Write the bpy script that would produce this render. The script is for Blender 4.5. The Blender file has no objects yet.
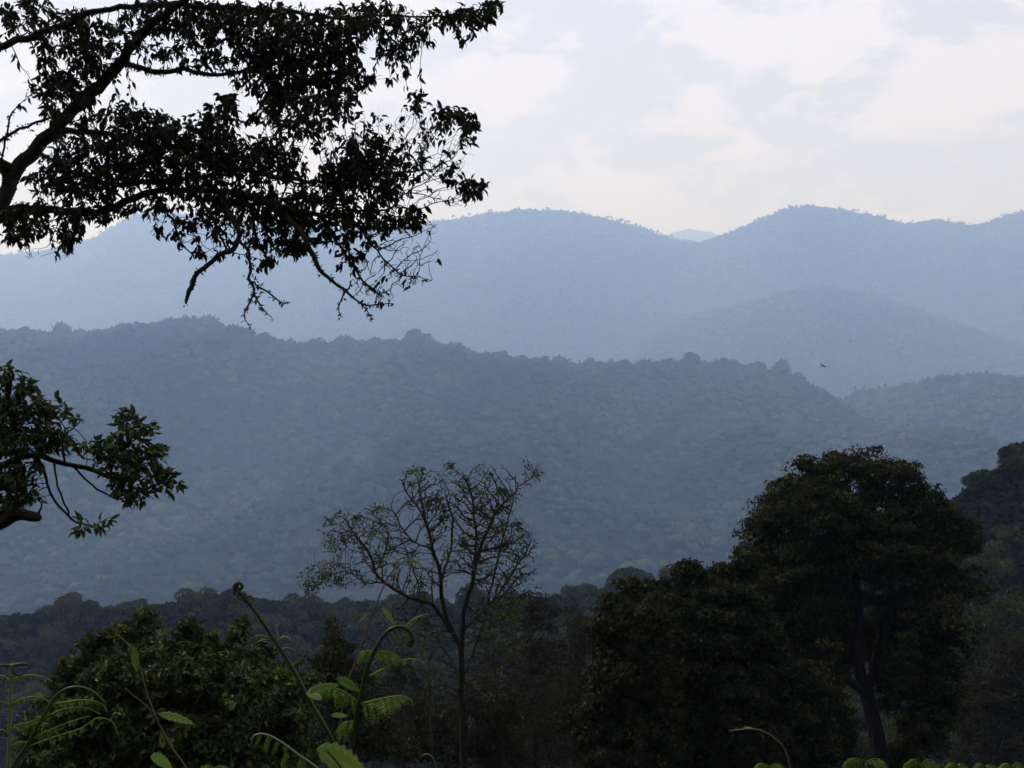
import bpy, bmesh, math, random
import numpy as np

rng = np.random.default_rng(7)
random.seed(7)
scene = bpy.context.scene
COL = scene.collection
F = 1098.0            # focal length in pixels of a 1024 px wide frame
CAM_Z = 1.6
RAD = math.radians

# ------------------------------------------------------------------ helpers
def at(px, py, y):
    """a point at distance y (m) along the view, px/py measured on a 1024x768 frame"""
    px = np.asarray(px, float); py = np.asarray(py, float); y = np.asarray(y, float)
    return np.stack(np.broadcast_arrays((px - 512) / F * y, y, (384 - py) / F * y + CAM_Z), -1)

def h2(ix, iy, s):
    v = np.sin(ix * 127.1 + iy * 311.7 + s * 74.7) * 43758.5453
    return v - np.floor(v)

def vnoise(x, y, s=0):
    x = np.asarray(x, float); y = np.asarray(y, float)
    ix, iy = np.floor(x), np.floor(y)
    fx, fy = x - ix, y - iy
    ux, uy = fx * fx * (3 - 2 * fx), fy * fy * (3 - 2 * fy)
    a, b = h2(ix, iy, s), h2(ix + 1, iy, s)
    c, d = h2(ix, iy + 1, s), h2(ix + 1, iy + 1, s)
    return (a + (b - a) * ux) * (1 - uy) + (c + (d - c) * ux) * uy - 0.5

def fbm(x, y, s=0, o=4):
    r = 0; a = 1
    for i in range(o):
        r = r + a * vnoise(x, y, s + i * 3.1); x = x * 2.03; y = y * 2.03; a *= 0.5
    return r

class Mesh:
    """collects faces as numpy arrays and links them as ONE mesh object"""
    def __init__(self):
        self.v, self.f, self.t, self.n = [], [], [], 0
    def add(self, v, faces, tint=0.5):
        v = np.asarray(v, float).reshape(-1, 3)
        for f in (faces if isinstance(faces, (list, tuple)) else [faces]):
            f = np.asarray(f)
            if len(f): self.f.append(f + self.n)
        self.v.append(v); self.n += len(v)
        self.t.append(np.broadcast_to(np.asarray(tint, float), (len(v),)) if np.ndim(tint) == 0 else np.asarray(tint, float))
    def build(self, name, mat, parent=None, smooth=False, me=None):
        v = np.concatenate(self.v); t = np.concatenate(self.t)
        loops = np.concatenate([f.ravel() for f in self.f]).astype(np.int32)
        tot = np.concatenate([np.full(len(f), f.shape[1]) for f in self.f]).astype(np.int32)
        me = bpy.data.meshes.new(name)
        me.vertices.add(len(v)); me.vertices.foreach_set('co', v.astype(np.float32).ravel())
        me.loops.add(len(loops)); me.loops.foreach_set('vertex_index', loops)
        st = np.concatenate([[0], np.cumsum(tot)[:-1]]).astype(np.int32)
        me.polygons.add(len(tot)); me.polygons.foreach_set('loop_start', st); me.polygons.foreach_set('loop_total', tot)
        me.polygons.foreach_set('use_smooth', np.full(len(tot), smooth))
        at_ = me.attributes.new('tint', 'FLOAT', 'POINT'); at_.data.foreach_set('value', t.astype(np.float32))
        me.update(calc_edges=True)
        me.materials.append(mat)
        o = bpy.data.objects.new(name, me); COL.objects.link(o)
        if parent: o.parent = parent
        return o

def tag(o, label=None, cat=None, group=None, kind=None):
    for k, v in (('label', label), ('category', cat), ('group', group), ('kind', kind)):
        if v: o[k] = v
    return o

def thing(name, label, cat, loc=(0, 0, 0), group=None):
    o = bpy.data.objects.new(name, None); COL.objects.link(o)
    o.empty_display_size = 0.1
    o.location = loc
    return tag(o, label, cat, group)

def norm(v):
    return v / np.maximum(np.linalg.norm(v, axis=-1, keepdims=True), 1e-9)

def spline(pts, step):
    """Catmull-Rom through pts (N,k), resampled about every `step` (first three columns)"""
    p = np.asarray(pts, float)
    p = np.vstack([2 * p[0] - p[1], p, 2 * p[-1] - p[-2]])
    out = []
    for i in range(1, len(p) - 2):
        n = max(2, int(np.linalg.norm(p[i + 1, :3] - p[i, :3]) / step) + 1)
        t = np.linspace(0, 1, n, endpoint=False)[:, None]
        a, b, c, d = p[i - 1], p[i], p[i + 1], p[i + 2]
        out.append(0.5 * ((2 * b) + (c - a) * t + (2 * a - 5 * b + 4 * c - d) * t * t + (3 * b - a - 3 * c + d) * t ** 3))
    out.append(p[-2:-1])
    return np.vstack(out)

def tube(m, pts, rad, sides=6, tint=0.5):
    pts = np.asarray(pts, float); n = len(pts)
    if n < 2: return
    rad = np.broadcast_to(np.asarray(rad, float), (n,))
    tan = norm(np.gradient(pts, axis=0))
    mean = norm(tan.mean(0)); ref = np.eye(3)[np.argmin(abs(mean))]
    u = norm(np.cross(tan, ref)); w = np.cross(tan, u)
    a = np.arange(sides) * 2 * math.pi / sides
    ring = pts[:, None] + rad[:, None, None] * (u[:, None] * np.cos(a)[None, :, None] + w[:, None] * np.sin(a)[None, :, None])
    i = np.arange(n - 1)[:, None] * sides; k = np.arange(sides)[None]; k2 = (k + 1) % sides
    q = np.stack([i + k, i + k2, i + sides + k2, i + sides + k], -1).reshape(-1, 4)
    m.add(ring.reshape(-1, 3), [q], tint)
    tip = np.array([[(n - 1) * sides + j for j in range(sides)]])
    m.f.append(tip + m.n - n * sides)

def leaves(m, pos, dirs, up, length, width, tint, fold=0.25, droop=0.15, full=False):
    """pointed leaves folded along the midrib; pos is the base of each"""
    n = len(pos)
    if n == 0: return
    d = norm(dirs); s = norm(np.cross(d, up) + 1e-6); nn = np.cross(s, d)
    L = np.broadcast_to(length, (n,))[:, None]; W = np.broadcast_to(width, (n,))[:, None]
    t = np.broadcast_to(tint, (n,))
    if full:
        b = pos; c = pos + d * L * .5 + nn * L * droop * .3; tp = pos + d * L - nn * L * droop
        l1 = pos + d * L * .25 + s * W * .42 + nn * W * fold; r1 = pos + d * L * .25 - s * W * .42 + nn * W * fold
        l2 = pos + d * L * .6 + s * W * .40 + nn * W * fold * .8; r2 = pos + d * L * .6 - s * W * .40 + nn * W * fold * .8
        v = np.stack([b, c, tp, l1, l2, r1, r2], 1).reshape(-1, 3)
        o = np.arange(n)[:, None] * 7
        tri = np.concatenate([o + [0, 1, 3], o + [0, 5, 1]])
        quad = np.concatenate([o + [1, 2, 4, 3], o + [1, 5, 6, 2]])
        m.add(v, [tri, quad], np.repeat(t, 7))
    else:
        l = pos + d * L * .45 + s * W * .5 + nn * W * fold; r = pos + d * L * .45 - s * W * .5 + nn * W * fold
        v = np.stack([pos, l, pos + d * L - nn * L * droop, r], 1).reshape(-1, 3)
        o = np.arange(n)[:, None] * 4
        m.add(v, [np.concatenate([o + [0, 2, 1], o + [0, 3, 2]])], np.repeat(t, 4))

# ------------------------------------------------------------------ materials
def nt(name):
    m = bpy.data.materials.new(name); m.use_nodes = True
    m.node_tree.nodes.clear()
    out = m.node_tree.nodes.new('ShaderNodeOutputMaterial')
    return m, m.node_tree.nodes, m.node_tree.links, out

def ramp(N, cols):
    r = N.new('ShaderNodeValToRGB'); e = r.color_ramp.elements
    for i, c in enumerate(cols):
        p = i / (len(cols) - 1)
        if i == 0: el = e[0]
        elif i == len(cols) - 1: el = e[-1]
        else: el = e.new(p)
        el.position = p; el.color = (*c, 1)
    return r

def foliage(name, cols, trans=0.25, gloss=0.06, rough=0.45):
    m, N, L, out = nt(name)
    a = N.new('ShaderNodeAttribute'); a.attribute_name = 'tint'
    oi = N.new('ShaderNodeObjectInfo')
    mm = N.new('ShaderNodeMath'); mm.operation = 'MULTIPLY_ADD'
    L.new(oi.outputs['Random'], mm.inputs[0]); mm.inputs[1].default_value = 0.3
    ad = N.new('ShaderNodeMath'); ad.operation = 'SUBTRACT'; ad.inputs[1].default_value = 0.15
    L.new(a.outputs['Fac'], mm.inputs[2]); L.new(mm.outputs[0], ad.inputs[0])
    r = ramp(N, cols); L.new(ad.outputs[0], r.inputs[0])
    di = N.new('ShaderNodeBsdfDiffuse'); L.new(r.outputs[0], di.inputs[0])
    last = di.outputs[0]
    if trans:
        tr = N.new('ShaderNodeBsdfTranslucent'); L.new(r.outputs[0], tr.inputs[0])
        mx = N.new('ShaderNodeMixShader'); mx.inputs[0].default_value = trans
        L.new(last, mx.inputs[1]); L.new(tr.outputs[0], mx.inputs[2]); last = mx.outputs[0]
    if gloss:
        g = N.new('ShaderNodeBsdfGlossy'); g.inputs['Roughness'].default_value = rough; g.inputs[0].default_value = (.8, .85, .8, 1)
        mx = N.new('ShaderNodeMixShader'); mx.inputs[0].default_value = gloss
        L.new(last, mx.inputs[1]); L.new(g.outputs[0], mx.inputs[2]); last = mx.outputs[0]
    L.new(last, out.inputs[0])
    return m

def bark(name, c1, c2, scale=12):
    m, N, L, out = nt(name)
    tc = N.new('ShaderNodeTexCoord'); mp = N.new('ShaderNodeMapping'); mp.inputs['Scale'].default_value = (1, 1, .35)
    L.new(tc.outputs['Object'], mp.inputs[0])
    no = N.new('ShaderNodeTexNoise'); no.inputs['Scale'].default_value = scale; no.inputs['Detail'].default_value = 6
    L.new(mp.outputs[0], no.inputs['Vector'])
    r = ramp(N, [c1, c2]); r.color_ramp.elements[0].position = .35; r.color_ramp.elements[1].position = .65
    L.new(no.outputs[0], r.inputs[0])
    p = N.new('ShaderNodeBsdfPrincipled'); p.inputs['Roughness'].default_value = .95; p.inputs['Specular IOR Level'].default_value = .15
    L.new(r.outputs[0], p.inputs['Base Color'])
    b = N.new('ShaderNodeBump'); b.inputs['Strength'].default_value = .6; b.inputs['Distance'].default_value = .03
    L.new(no.outputs[0], b.inputs['Height']); L.new(b.outputs[0], p.inputs['Normal'])
    L.new(p.outputs[0], out.inputs[0])
    return m

def terrain_mat(name, cols, scale):
    m, N, L, out = nt(name)
    tc = N.new('ShaderNodeTexCoord')
    no = N.new('ShaderNodeTexNoise'); no.inputs['Scale'].default_value = scale; no.inputs['Detail'].default_value = 8
    L.new(tc.outputs['Object'], no.inputs['Vector'])
    r = ramp(N, cols); r.color_ramp.elements[0].position = .3; r.color_ramp.elements[-1].position = .7
    L.new(no.outputs[0], r.inputs[0])
    p = N.new('ShaderNodeBsdfDiffuse'); L.new(r.outputs[0], p.inputs[0])
    L.new(p.outputs[0], out.inputs[0])
    return m

G1, G2, G3 = (.010, .016, .006), (.020, .032, .010), (.036, .045, .016)
BROWN = (.040, .030, .016)
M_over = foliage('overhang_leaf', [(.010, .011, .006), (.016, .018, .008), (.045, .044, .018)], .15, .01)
M_sprig = foliage('green_leaf', [(.014, .022, .007), (.035, .060, .014), (.10, .13, .03)], .25, .02)
M_bush = foliage('bush_leaf', [(.009, .013, .004), (.030, .046, .010), (.125, .155, .034)], .2, .015)
M_dark = foliage('dark_leaf', [(.010, .011, .004), (.027, .031, .009), (.105, .108, .030)], .12, .006)
M_scrub = foliage('scrub_leaf', [(.016, .014, .007), (.028, .024, .010), (.042, .042, .015)], .15, .006)
M_forest = foliage('forest_leaf', [(.010, .013, .005), (.027, .034, .012), (.060, .068, .024), (.07, .055, .028)], .1, .0)
M_hillf = foliage('hill_forest', [(.013, .022, .009), (.026, .042, .014), (.044, .060, .020), (.066, .062, .028)], 0, 0)
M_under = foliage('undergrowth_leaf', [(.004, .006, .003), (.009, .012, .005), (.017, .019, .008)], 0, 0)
M_fern = foliage('fern_green', [(.030, .070, .008), (.075, .140, .016), (.16, .23, .04)], .3, .02, .4)
M_stem = foliage('fern_stem', [(.012, .02, .006), (.04, .06, .02), (.24, .28, .14)], 0, .03, .35)
M_twig = foliage('red_stem', [(.05, .03, .018), (.08, .045, .03), (.11, .07, .045)], 0, .04)
M_bark = bark('bark', (.008, .007, .005), (.022, .018, .014))
M_barkm = bark('mossy_bark', (.010, .010, .006), (.028, .026, .016), 25)
M_barkp = bark('pale_bark', (.025, .022, .017), (.07, .062, .05), 5)
M_twigs = bark('twig_bark', (.018, .015, .011), (.045, .038, .03), 8)
M_bird = bark('feather', (.01, .01, .012), (.03, .03, .033), 30)
M_soil = terrain_mat('undergrowth', [(.012, .016, .007), (.03, .032, .014), (.04, .03, .018)], .8)
M_hill = terrain_mat('forest_floor', [(.008, .013, .006), (.018, .025, .010), (.026, .028, .014)], .05)

# ------------------------------------------------------------------ ground and hills (the setting)
FLOOR = -255.0
def ground_z(x, y):
    x = np.asarray(x, float); y = np.asarray(y, float)
    s = np.maximum(y - 1.0, 0)
    z = -0.42 * s + fbm(x * .05, y * .05, 4) * np.minimum(s * .06, 4) + 0.0
    z = np.where(y < 1.0, 1.05 * np.maximum(-(y - 1.0) - 4, 0), z)  # unseen steep slope behind the camera, added to keep sky light off near trees
    k = 40.0
    return k * np.log1p(np.exp(np.clip((z - FLOOR) / k, -30, 30))) + FLOOR - 0.25

def grid_mesh(name, X, Y, Z, mat, kind='structure'):
    ny, nx = X.shape
    i = np.arange(ny - 1)[:, None] * nx + np.arange(nx - 1)[None]
    q = np.stack([i, i + 1, i + nx + 1, i + nx], -1).reshape(-1, 4)
    m = Mesh(); m.add(np.stack([X, Y, Z], -1), [q]); o = m.build(name, mat, smooth=True)
    o['kind'] = kind
    return o

gy = np.concatenate([np.linspace(-120, -2, 20), np.linspace(0, 60, 60), np.geomspace(62, 13400, 90)])
gx = np.concatenate([-np.geomspace(8800, 62, 60), np.linspace(-60, 60, 61), np.geomspace(62, 8800, 60)])
X, Y = np.meshgrid(gx, gy)
grid_mesh('ground', X, Y, ground_z(X, Y), M_soil)

class Hill:
    """a ridge: crest traced as (px, py, distance), a sloping front and back"""
    def __init__(self, name, crest, tree_h, run, base, spur, spur_f, seed, nx=220, nv=70, back=500, curve=1.25):
        c = np.array(crest, float)
        self.c, self.h, self.run, self.base, self.spur, self.sf, self.seed, self.back, self.curve = c, tree_h, run, base, spur, spur_f, seed, back, curve
        s = np.linspace(c[0, 0], c[-1, 0], nx); v = np.concatenate([np.linspace(-1, 0, 14)[:-1], np.linspace(0, 1, nv)])
        S, V = np.meshgrid(s, v)
        p = self.pos(S, V)
        self.o = grid_mesh(name, p[..., 0], p[..., 1], p[..., 2], M_hill)
    def pos(self, s, v):
        c = self.c
        py = np.interp(s, c[:, 0], c[:, 1]); yc = np.interp(s, c[:, 0], c[:, 2])
        C = at(s, py, yc); zc = C[..., 2] - self.h * .8
        vf = np.clip(v, 0, 1); vb = np.clip(-v, 0, 1)
        y = yc - vf * self.run + vb * self.back
        x = C[..., 0] * (1 - .12 * vf)
        t = vf ** self.curve
        z = zc * (1 - t) + self.base * t
        sp = fbm(x * self.sf + vf * .7, vf * 1.6 + self.seed, self.seed, 4)
        ridg = .5 - abs(vnoise(x * self.sf * 1.1 + vf * .9, np.full_like(x, self.seed + .5), self.seed + 9)) * 2
        z = z + (sp + ridg * .8) * self.spur * np.sin(np.clip(vf * 1.1, 0, 1) * math.pi) ** 1
        z = z - vb * (zc - self.base) * .8
        return np.stack([x, y, z], -1)

def lump(seed, sub, k=9, amp=.34):
    """one knobbly rounded crown: a displaced icosphere with a flattened foot"""
    r = np.random.default_rng(seed)
    bm = bmesh.new(); bmesh.ops.create_icosphere(bm, subdivisions=sub, radius=1)
    v = np.array([x.co[:] for x in bm.verts]); f = np.array([[q.index for q in x.verts] for x in bm.faces]); bm.free()
    c = norm(r.normal(size=(k, 3)) + [0, 0, .35])
    d = v @ c.T
    rad = .72 + amp * np.max(np.clip((d - .55) / .45, 0, 1) ** .6 * r.uniform(.5, 1, k), 1) + r.normal(0, .05, len(v))
    v = v * rad[:, None]
    v[:, 2] = np.where(v[:, 2] < 0, v[:, 2] * .55, v[:, 2] * .85)
    return v, f

def tufts(v, n, size, seed):
    """short leafy spikes over the upper side of a crown so that its outline is ragged"""
    r = np.random.default_rng(seed)
    i = r.integers(0, len(v), n); b = v[i] * r.uniform(.92, 1.02, (n, 1))
    d = norm(v[i] + r.normal(0, .7, (n, 3)) + [0, 0, .3])
    return b, d, size * r.uniform(.6, 1.3, n)

def forest(name, hill, n, size, sub, label, vmax=1.0, nt_=40, smin=None, smax=None, tsize=.3, extra=None, vmin=-.15, shape=(1, 1), mat=None, lift=.8, bump=.05):
    m = Mesh()
    protos = []
    for k in range(8):
        v, f = lump(100 + k, sub, 9 if sub > 1 else 5)
        mm = Mesh(); mm.add(v, [f])
        if nt_:
            b, d, s = tufts(v, nt_, tsize, k)
            leaves(mm, b, d, rng.normal(size=(nt_, 3)), s, s * .7, .5)
        protos.append((np.concatenate(mm.v), [x for x in mm.f]))
    s0, s1 = hill.c[0, 0], hill.c[-1, 0]
    s0 = max(s0, -140 if smin is None else smin); s1 = min(s1, 1170 if smax is None else smax)
    # stratified scatter so that crowns fill the slope without rows
    nv = max(4, int(math.sqrt(n * hill.run / ((s1 - s0) / F * hill.c[:, 2].mean()))))
    ns = n // nv
    S, V = np.meshgrid((np.arange(ns) + .5) / ns, (np.arange(nv) + .5) / nv)
    S = s0 + (S.ravel() + rng.uniform(-.75, .75, S.size) / ns) * (s1 - s0)
    V = vmin + (vmax - vmin) * (V.ravel() + rng.uniform(-.75, .75, V.size) / nv)
    p = hill.pos(S, V)
    kind = rng.integers(0, 8, len(p)); rot = rng.uniform(0, 6.28, len(p))
    sz = size * np.clip(rng.lognormal(-.12, .45, len(p)), .4, 2.4)
    tt = np.clip(.40 + .75 * fbm(p[:, 0] / size * .07, p[:, 1] / size * .07, 5) + rng.normal(0, .15, len(p)), 0, 1)
    sz = sz * (1 + bump * 3 * np.exp(-(V / .06) ** 2)) * (1 - bump * 1.6 * np.clip(V, 0, 1))
    hz = sz * rng.uniform(.8, 1.25, len(p))
    for k in range(8):
        idx = np.where(kind == k)[0]
        if not len(idx): continue
        v, fs = protos[k]
        c, s = np.cos(rot[idx]), np.sin(rot[idx])
        R = np.stack([np.stack([c, -s], -1), np.stack([s, c], -1)], -2)
        xy = np.einsum('nij,vj->nvi', R, v[:, :2]) * (sz[idx] * .5)[:, None, None] * shape[0]
        z = v[None, :, 2] * (hz[idx] * .5)[:, None] * shape[1]
        P = np.concatenate([xy, z[..., None]], -1) + p[idx][:, None] + np.stack([0 * hz[idx], 0 * hz[idx], hill.h * lift - hz[idx] * (.38 + bump * .6 if lift > .5 else .1) + rng.normal(0, bump, len(idx)) * hz[idx]], -1)[:, None]
        off = np.arange(len(idx))[:, None, None] * len(v)
        m.add(P.reshape(-1, 3), [(f[None] + off).reshape(-1, f.shape[1]) for f in fs], np.repeat(tt[idx], len(v)))
    o = m.build(name, mat or M_hillf, smooth=False)
    return tag(o, label, 'forest', kind='stuff')

# crests as they stand on the skyline (px, py, metres)
A_crest = [(600, 254, 12600), (640, 243, 12500), (665, 234, 12400), (690, 228, 12400), (712, 232, 12400), (745, 243, 12500), (800, 262, 12600)]
B_crest = [(px, py, d * 1.13) for px, py, d in [(-260, 262, 6200), (-100, 258, 6200), (0, 253, 6200), (45, 249, 6200), (95, 236, 6200), (132, 213, 6150), (165, 209, 6100), (210, 216, 6050), (270, 223, 6000), (340, 226, 5900), (400, 223, 5800), (440, 219, 5800), (480, 213, 5750), (520, 207, 5700), (565, 209, 5700), (605, 216, 5800), (640, 226, 5900), (668, 236, 6000), (697, 244, 6000), (722, 236, 5900), (755, 221, 5800), (785, 208, 5700), (805, 205, 5700), (850, 209, 5700), (878, 214, 5700), (905, 222, 5750), (935, 217, 5700), (978, 224, 5700), (1005, 214, 5650), (1030, 208, 5600), (1120, 215, 5600), (1290, 235, 5600)]]
C_crest = [(px, py, d * 1.32) for px, py, d in [(420, 405, 3950), (520, 372, 3900), (580, 350, 3850), (640, 333, 3800), (690, 316, 3700), (735, 303, 3600), (790, 289, 3600), (825, 285, 3600), (870, 293, 3600), (920, 310, 3600), (975, 334, 3600), (1030, 355, 3600), (1120, 380, 3600), (1250, 400, 3600)]]
E_crest = [(px, py, d * 1.26) for px, py, d in [(690, 430, 2100), (790, 410, 2100), (850, 396, 2050), (885, 388, 2000), (925, 378, 2000), (965, 371, 1950), (1000, 374, 1950), (1040, 380, 1900), (1200, 375, 1900)]]
D_crest = [(px, py, d * 1.62) for px, py, d in [(-260, 345, 1500), (-100, 345, 1500), (0, 336, 1500), (30, 329, 1500), (65, 334, 1500), (95, 331, 1500), (150, 322, 1500), (195, 316, 1500), (240, 328, 1480), (300, 344, 1460), (345, 338, 1450), (400, 340, 1450), (418, 334, 1450), (445, 344, 1450), (500, 358, 1420), (560, 361, 1400), (640, 361, 1400), (690, 359, 1400), (745, 363, 1400), (790, 372, 1400), (815, 385, 1390), (840, 402, 1380), (880, 432, 1360), (930, 470, 1340), (1000, 520, 1320), (1100, 560, 1300), (1250, 600, 1300)]]
F_crest = [(px, py, d * .46) for px, py, d in [(-240, 625, 520), (-80, 620, 520), (0, 616, 520), (60, 610, 520), (120, 610, 515), (170, 602, 510), (220, 595, 500), (260, 600, 500), (330, 603, 500), (420, 606, 500), (520, 602, 500), (580, 593, 500), (640, 585, 500), (720, 575, 500), (850, 580, 500), (1000, 590, 500)]]
G_crest = [(px, py, d * .48) for px, py, d in [(640, 640, 420), (700, 600, 400), (760, 580, 380), (860, 550, 350), (925, 522, 320), (962, 494, 300), (985, 475, 290), (1005, 466, 285), (1030, 460, 280), (1100, 440, 280), (1250, 420, 280)]]

hillA = Hill('hill', A_crest, 10, 2400, FLOOR, 160, .0006, 1, 120, 30)
hillB = Hill('hill', B_crest, 18, 2480, FLOOR, 285, .0012, 2, 320, 70, 1100, 1.1)
hillC = Hill('hill', C_crest, 20, 1500, FLOOR + 60, 90, .0018, 3)
hillE = Hill('hill', E_crest, 22, 800, FLOOR, 60, .0032, 5)
hillD = Hill('hill', D_crest, 22, 1340, FLOOR - 5, 150, .0030, 6, 320, 90, 500, 1.0)
hillF = Hill('hill', F_crest, 4.6, 80, -84, 2.8, .029, 8, 200, 50, 98, 1.0)
hillG = Hill('hill', G_crest, 3.6, 72, -52, 2.8, .043, 9, 160, 50, 70, 1.0)

forest('forest', hillA, 1500, 85, 1, 'palest strip of far forest showing through the notch in the skyline', .6, 0)
forest('forest', hillB, 15000, 36, 1, 'pale blue hazy forest covering the high far mountains under the sky', .9, 6, tsize=.5, smin=-100, smax=1120, shape=(1.05, .9))
forest('forest', hillC, 5000, 30, 1, 'hazy blue forest on the rounded spur below the right far mountain', .9, 8, smax=1120, tsize=.45)
forest('forest', hillE, 2200, 23, 2, 'grey blue forest on the low ridge running out at the right edge', .9, 40, bump=.12, smin=740, smax=1120)
forest('forest', hillD, 17000, 18, 2, 'dim blue green forest covering the long middle ridge across the valley', 1.0, 46, bump=.18)

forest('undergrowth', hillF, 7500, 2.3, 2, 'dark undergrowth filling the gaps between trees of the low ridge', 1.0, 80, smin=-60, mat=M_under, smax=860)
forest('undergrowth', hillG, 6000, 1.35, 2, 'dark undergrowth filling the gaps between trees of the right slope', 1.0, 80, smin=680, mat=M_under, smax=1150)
# ------------------------------------------------------------------ distinct trees on the hills
def crown_proto(seed, n=2600, lobes=9, flat=.72, leaf=.085):
    r = np.random.default_rng(seed)
    m = Mesh()
    c = norm(r.normal(size=(lobes, 3)) * [1, 1, .6] + [0, 0, .15]) * r.uniform(.45, .85, (lobes, 1)); c[0] = 0
    R = r.uniform(.26, .46, lobes); R[0] = .55
    k = r.integers(0, lobes, n)
    d = norm(r.normal(size=(n, 3)) + [0, 0, .45])
    bump = 1 + .22 * np.sin(d[:, 0] * 7 + k * 2.1) * np.sin(d[:, 1] * 7 + k) * np.sin(d[:, 2] * 6 + k * .7)
    p = c[k] + d * (R[k] * bump * r.uniform(.7, 1.04, n) ** .5)[:, None]
    p[:, 2] *= flat
    dd = norm(np.cross(d, r.normal(size=(n, 3))) + d * .2)
    s = leaf * r.uniform(.6, 1.5, n)
    leaves(m, p, dd, norm(d + r.normal(0, .35, (n, 3))), s * 1.3, s, np.clip(.45 + .16 * np.sin(k * 1.7) + r.normal(0, .16, n), 0, 1))
    return m, c, R

def tree_proto(name, seed, label, cat, group, mat, n=2600, lobes=9, flat=.72, leaf=.085, th=1.1):
    root = thing(name, label, cat, (0, 0, 0), group)
    m, c, R = crown_proto(seed, n, lobes, flat, leaf)
    for i in range(len(m.v)): m.v[i] = m.v[i] + [0, 0, th]
    m.build('crown', mat, root)
    t = Mesh()
    tube(t, spline([(0, 0, -.35), (.02, .01, .3), (-.01, .02, th * .75), (0, 0, th * 1.0)], .2), np.linspace(.05, .025, len(spline([(0, 0, -.35), (.02, .01, .3), (-.01, .02, th * .75), (0, 0, th * 1.0)], .2))), 6)
    for q in range(1, min(7, lobes)):
        e = c[q] * [1, 1, flat] + [0, 0, th]
        ln = spline([(0, 0, th * .55), e * .45 + np.array([0, 0, th * .42]), e], .15)
        tube(t, ln, np.linspace(.026, .008, len(ln)), 5)
    t.build('trunk', M_bark, root)
    return root

def place(proto, used, loc, scale, label=None, group=None):
    if not used.get(proto.name):
        r = proto; used[proto.name] = 1
    else:
        r = proto.copy(); COL.objects.link(r)
        for ch in proto.children:
            c = ch.copy(); COL.objects.link(c); c.parent = r
    r.location = loc; r.rotation_euler = (0, 0, rng.uniform(0, 6.28))
    a = rng.uniform(.9, 1.12)
    r.scale = (scale * a, scale * a, scale * rng.uniform(.9, 1.15))
    if label: r['label'] = label
    if group: r['group'] = group
    return r

LF = 'dim rounded forest tree on the low wooded ridge behind the leafy bush and bare tree'
LG = 'dark green rounded forest tree on the steep slope at the right edge'
pF = [tree_proto('forest_tree', 20 + k, LF, 'tree', 'trees on the low ridge', M_forest, 2400, 8 + k % 4, .62 + .07 * (k % 3)) for k in range(6)]
pG = [tree_proto('forest_tree', 40 + k, LG, 'tree', 'trees on the right slope', M_forest, 4200, 9 + k % 5, .65 + .08 * (k % 3), .065) for k in range(6)]
used = {}
n = 0
for row, v in enumerate(np.linspace(-.06, .62, 9)):
    for s in np.arange(-30, 770, 23.0):
        s2 = s + rng.uniform(-11, 11) + (row % 2) * 13; v2 = v + rng.uniform(-.035, .035)
        if s2 > 660 and row > 3: continue
        p = hillF.pos(np.array(s2), np.array(v2))
        q = F * p[:2] / p[1]; sy = 384 - (p[2] + 5 - CAM_Z) / p[1] * F
        if sy > 720: continue
        if s2 > 120 and s2 < 260 and sy > 690: continue
        place(pF[n % 6], used, (p[0], p[1], p[2] - 1.2), float(np.clip(rng.normal(3.6, .85), 2.0, 6.0)))
        n += 1
        if n > 215: break
nF = n
used = {}; n = 0
for row, v in enumerate(np.linspace(-.10, .98, 11)):
    for s in np.arange(700, 1075, 31.0):
        s2 = s + rng.uniform(-11, 11) + (row % 2) * 15; v2 = v + rng.uniform(-.04, .04)
        p = hillG.pos(np.array(s2), np.array(v2))
        ax = 512 + p[0] / p[1] * F
        if ax < 800 or ax > 1070: continue
        if ax < 940 and row % 2: continue
        place(pG[n % 6], used, (p[0], p[1], p[2] - 1.0), float(np.clip(rng.normal(2.4, .65), 1.2, 4.0)))
        n += 1
print('forest trees', nF, n)
# the tall crown that stands up at the very right of that slope
p = at(1024, 452, 134)
place(pG[1], {pG[1].name: 1}, (p[0], p[1], p[2] - 4.5), 3.2, 'tall dark tree standing up above the right slope at the very edge')['group'] = 'crest trees'
# emergent trees breaking the crest of the middle ridge
LD = 'rounded hazy tree rising above the crest of the long middle ridge'
pD = [tree_proto('forest_tree', 60 + k, LD, 'tree', 'trees on the middle crest', M_forest, 700, 7, .6, .13) for k in range(4)]
used = {}
for k, (px, py, sz) in enumerate([(200, 317, 11), (172, 320, 9), (222, 324, 8), (417, 334, 11), (398, 340, 8), (434, 341, 8), (322, 341, 8), (352, 338, 8), (503, 356, 10), (486, 356, 8), (668, 358, 9), (690, 357, 10), (757, 362, 9), (776, 367, 9), (800, 376, 9), (818, 386, 9), (30, 329, 9), (92, 331, 9), (12, 333, 8), (128, 326, 8), (262, 333, 8), (540, 361, 8), (590, 361, 8), (630, 361, 8), (720, 361, 8), (-12, 336, 10), (48, 333, 8), (75, 333, 7), (112, 329, 8), (140, 324, 7), (185, 318, 8), (212, 320, 7), (245, 330, 9), (285, 342, 8), (374, 340, 9), (452, 347, 8), (470, 352, 9), (520, 360, 9), (560, 362, 9), (610, 362, 10), (655, 361, 7), (704, 360, 8), (735, 363, 8), (830, 396, 8), (846, 410, 8)]):
    yc = float(np.interp(px, hillD.c[:, 0], hillD.c[:, 2]))
    q = at(px, py + 5, yc)
    sz *= 2.0
    place(pD[k % 4], used, (q[0], q[1], q[2] - sz * 1.1), sz * (.8 + .5 * (k * .618 % 1)))
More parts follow.
